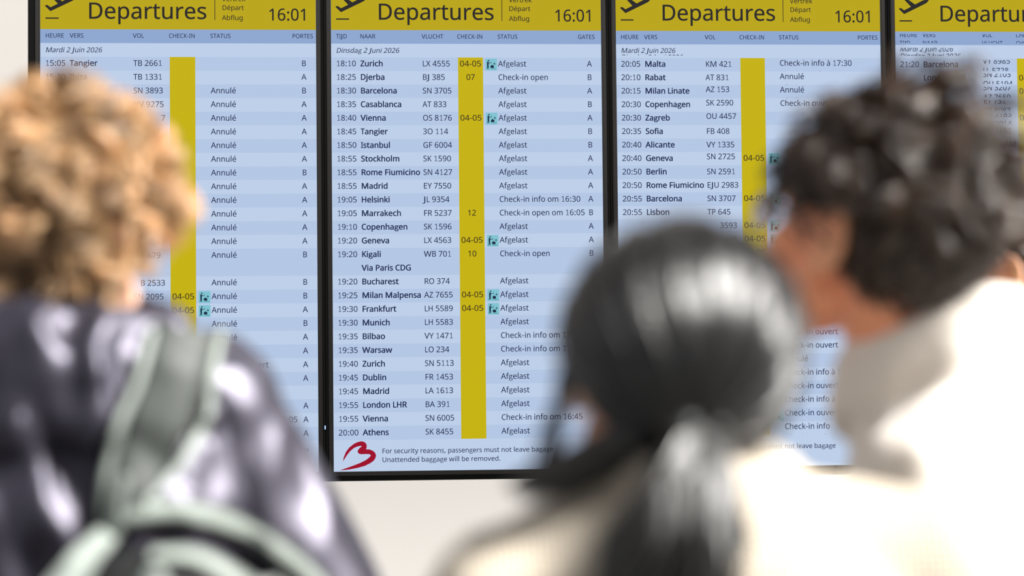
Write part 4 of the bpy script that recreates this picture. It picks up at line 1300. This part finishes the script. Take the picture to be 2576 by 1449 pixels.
cx, cy = rl(.140, .02)
rsecs = [(cx, cy, .84, .185, .135), (cx, cy, 1.02, .185, .140), (cx, cy - .005, 1.20, .200, .145), (cx, cy - .01, 1.29, .205, .140), (cx * .95, cy * .95, 1.36, .175, .115), (cx * .75, cy * .7, 1.42, .125, .095), (cx * .5, cy * .5, 1.47, .085, .082)]
rarms = [((cx - .165, cy - .02, 1.335), (cx - .225, cy - .04, 1.06), (cx - .17, cy + .18, 1.00), (.2, 1, 0), (1, 0, 0)),
         ((cx + .165, cy - .02, 1.345), (cx + .235, cy - .04, 1.07), (cx + .17, cy + .18, 1.00), (-.2, 1, 0), (-1, 0, 0))]
rring = []
for i in range(18):
    t0, t1 = 2 * math.pi * i / 18, 2 * math.pi * (i + 1) / 18
    def cp(t):
        return (cx * .42 + .074 * math.cos(t), cy * .45 + .076 * math.sin(t), 1.462 - .038 * math.sin(t))
    rring += [capsule(cp(t0), .022, cp(t1), .022, n=10), capsule(Vector(cp(t0)) * 1.0 + Vector((0, 0, -.03)), .026, Vector(cp(t1)) + Vector((0, 0, -.03)), .026, n=10)]
rroot, rcoat = figure('person', 'person with glasses and short dark brown hair in a cream coat, head turned left', ro, RYAW, RS, rsecs, rarms, rh,
                      ((0, -.018, rez - .045), (cx * .4, cy * .4, rez - .17)), dict(skin='skin_tan', top='coat'), fold(11, .016, (1, 1, .4), 1.4, False), [(.082, .070, .052)] * 2,
                      jacket_name='coat', extra_jacket=rring)
ok_r = lambda d: (d[2] > -.72 + 1.25 * max(0, d[1] + .12)) and not (abs(d[0]) > .70 and d[2] < .0 and d[1] > .15)
hr = hair_cap('hair', rh, M['hair_brown'], rroot, ok_r, .012)


def wavy(h, n, per, ok, length, lift, amp, rad, mess=.28):
    d = scalp(n, ok)
    p0 = SK_C + d * SK_R
    K = 14
    t = np.linspace(0, 1, K)[None, :, None]
    nn = d / SK_R
    nn /= np.linalg.norm(nn, axis=1, keepdims=True)
    flow = np.stack([d[:, 0] * .2, -.75 - .2 * d[:, 1], -.55 - .2 * d[:, 2]], 1) + RNG.normal(size=d.shape) * mess
    flow -= nn * np.sum(flow * nn, 1, keepdims=True)
    flow /= np.linalg.norm(flow, axis=1, keepdims=True) + 1e-9
    L = length * RNG.uniform(.7, 1.2, size=(n, 1, 1))
    up = lift * RNG.uniform(.4, 1.15, size=(n, 1, 1)) * (.55 + .6 * np.clip(d[:, 2], 0, 1))[:, None, None]
    P = p0[:, None, :] + nn[:, None, :] * up * np.sin(np.pi * np.clip(t * .62, 0, 1)) + flow[:, None, :] * L * t
    # follow the curve of the skull
    q = (P - SK_C) / SK_R
    rr0 = np.linalg.norm(q, axis=2, keepdims=True)
    want = 1.0 + up / .087 * np.sin(np.pi * np.clip(t * .62, 0, 1)) + .05
    P = SK_C + q / rr0 * SK_R * (.35 * rr0 + .65 * want)
    side = np.cross(nn, flow)
    ph = RNG.uniform(0, 6.28, size=(n, 1, 1))
    P = P + amp * t * (np.sin(ph + 6.28 * t * RNG.uniform(1, 2, size=(n, 1, 1))) * side[:, None, :] + .7 * np.cos(ph + 6.28 * t * 1.6) * nn[:, None, :])
    P = np.repeat(P, per, axis=0) + RNG.normal(size=(n * per, 1, 3)) * .0036 * (.4 + t)
    r = rad * RNG.uniform(.7, 1.2, size=(n * per, 1)) * (1 - .55 * t[:, :, 0])
    tone = np.repeat(RNG.uniform(.4, 1.8, size=n), per) * RNG.uniform(.8, 1.2, size=n * per)
    return locks(to_world(h, P), r, tone)


join_meshes(hr, wavy(rh, 420, 10, ok_r, .066, .024, .006, .0016))
join_meshes(hr, wavy(rh, 120, 10, lambda d: d[2] > .3 and d[1] < .4, .058, .056, .008, .0016))
join_meshes(hr, wavy(rh, 150, 10, lambda d: d[2] > .15, .050, .026, .007, .0016, .9))

gl = thing('eyeglasses', 'thin-framed glasses on the face of the person in the cream coat', 'glasses', ro)
gl.rotation_euler = (0, 0, RYAW)
fr = MB()
for s in (-1, 1):
    pts = [rh(s * .033 + .023 * math.cos(t), .112 - .10 * abs(s * .033 + .023 * math.cos(t)) ** 1.3 * 2, .008 + .019 * math.sin(t)) for t in [2 * math.pi * i / 24 for i in range(24)]]
    for i in range(24):
        fr.add(*capsule(pts[i], .0014, pts[(i + 1) % 24], .0014, n=6))
    fr.add(*capsule(rh(s * .058, .098, .016), .0016, rh(s * .096, .012, .012), .0016, n=6))
    fr.add(*capsule(rh(s * .096, .012, .012), .0016, rh(s * .098, -.022, -.002), .0016, n=6))
fr.add(*capsule(rh(-.010, .111, .012), .0014, rh(.010, .111, .012), .0014, n=6))
fr.build('spectacle_frame', M['spectacle'], gl, smooth=True)
for s in (-1, 1):
    ln = MB()
    f_, b2 = [], []
    for t in [2 * math.pi * i / 24 for i in range(24)]:
        x = s * .033 + .0225 * math.cos(t)
        y = .112 - .10 * abs(x) ** 1.3 * 2
        z = .008 + .0185 * math.sin(t)
        f_.append(rh(x, y + .0010, z)); b2.append(rh(x, y - .0010, z))
    ln.add(*ring_solid([b2, f_]))
    ln.build('lens', M['lens'], gl)

# ------------------------------------------------------------------ traveller further away at the right edge
fo = Vector((.962, -2.371, 0))
fez = 1.563
FYAW = 1.25
FS = 1.70
fh = Head((0, 0, fez), head_rot(.10, 0, 0), 1.0)
fsecs = [(0, -.04, .84, .175, .125), (0, -.04, 1.02, .165, .125), (0, -.045, 1.20, .180, .130), (0, -.05, 1.30, .180, .125), (0, -.05, 1.37, .145, .105), (0, -.045, 1.42, .085, .080)]
farms = [((s * .15, -.045, 1.345), (s * .20, -.05, 1.08), (s * .16, .16, .98), (-s * .2, 1, 0), (-s, 0, 0)) for s in (-1, 1)]
froot, ftop = figure('person', 'person with dark cropped hair at the right edge, ear showing behind the cream coat', fo, FYAW, FS, fsecs, farms, fh,
                     ((0, -.018, fez - .045), (0, -.045, fez - .18)), dict(skin='skin_tan', top='dark_top'), fold(11, .006, (1, 1, .4), 6.4), [(.070, .060, .045)] * 2)
ok_f = lambda d: (d[2] > -.50 + 1.25 * max(0, d[1] + .05)) and not (abs(d[0]) > .80 and d[2] < -.05 and d[1] > -.4)
hf = hair_cap('hair', fh, M['hair_brown'], froot, ok_f, .008)
join_meshes(hf, wavy(fh, 300, 8, ok_f, .040, .020, .003, .0015))
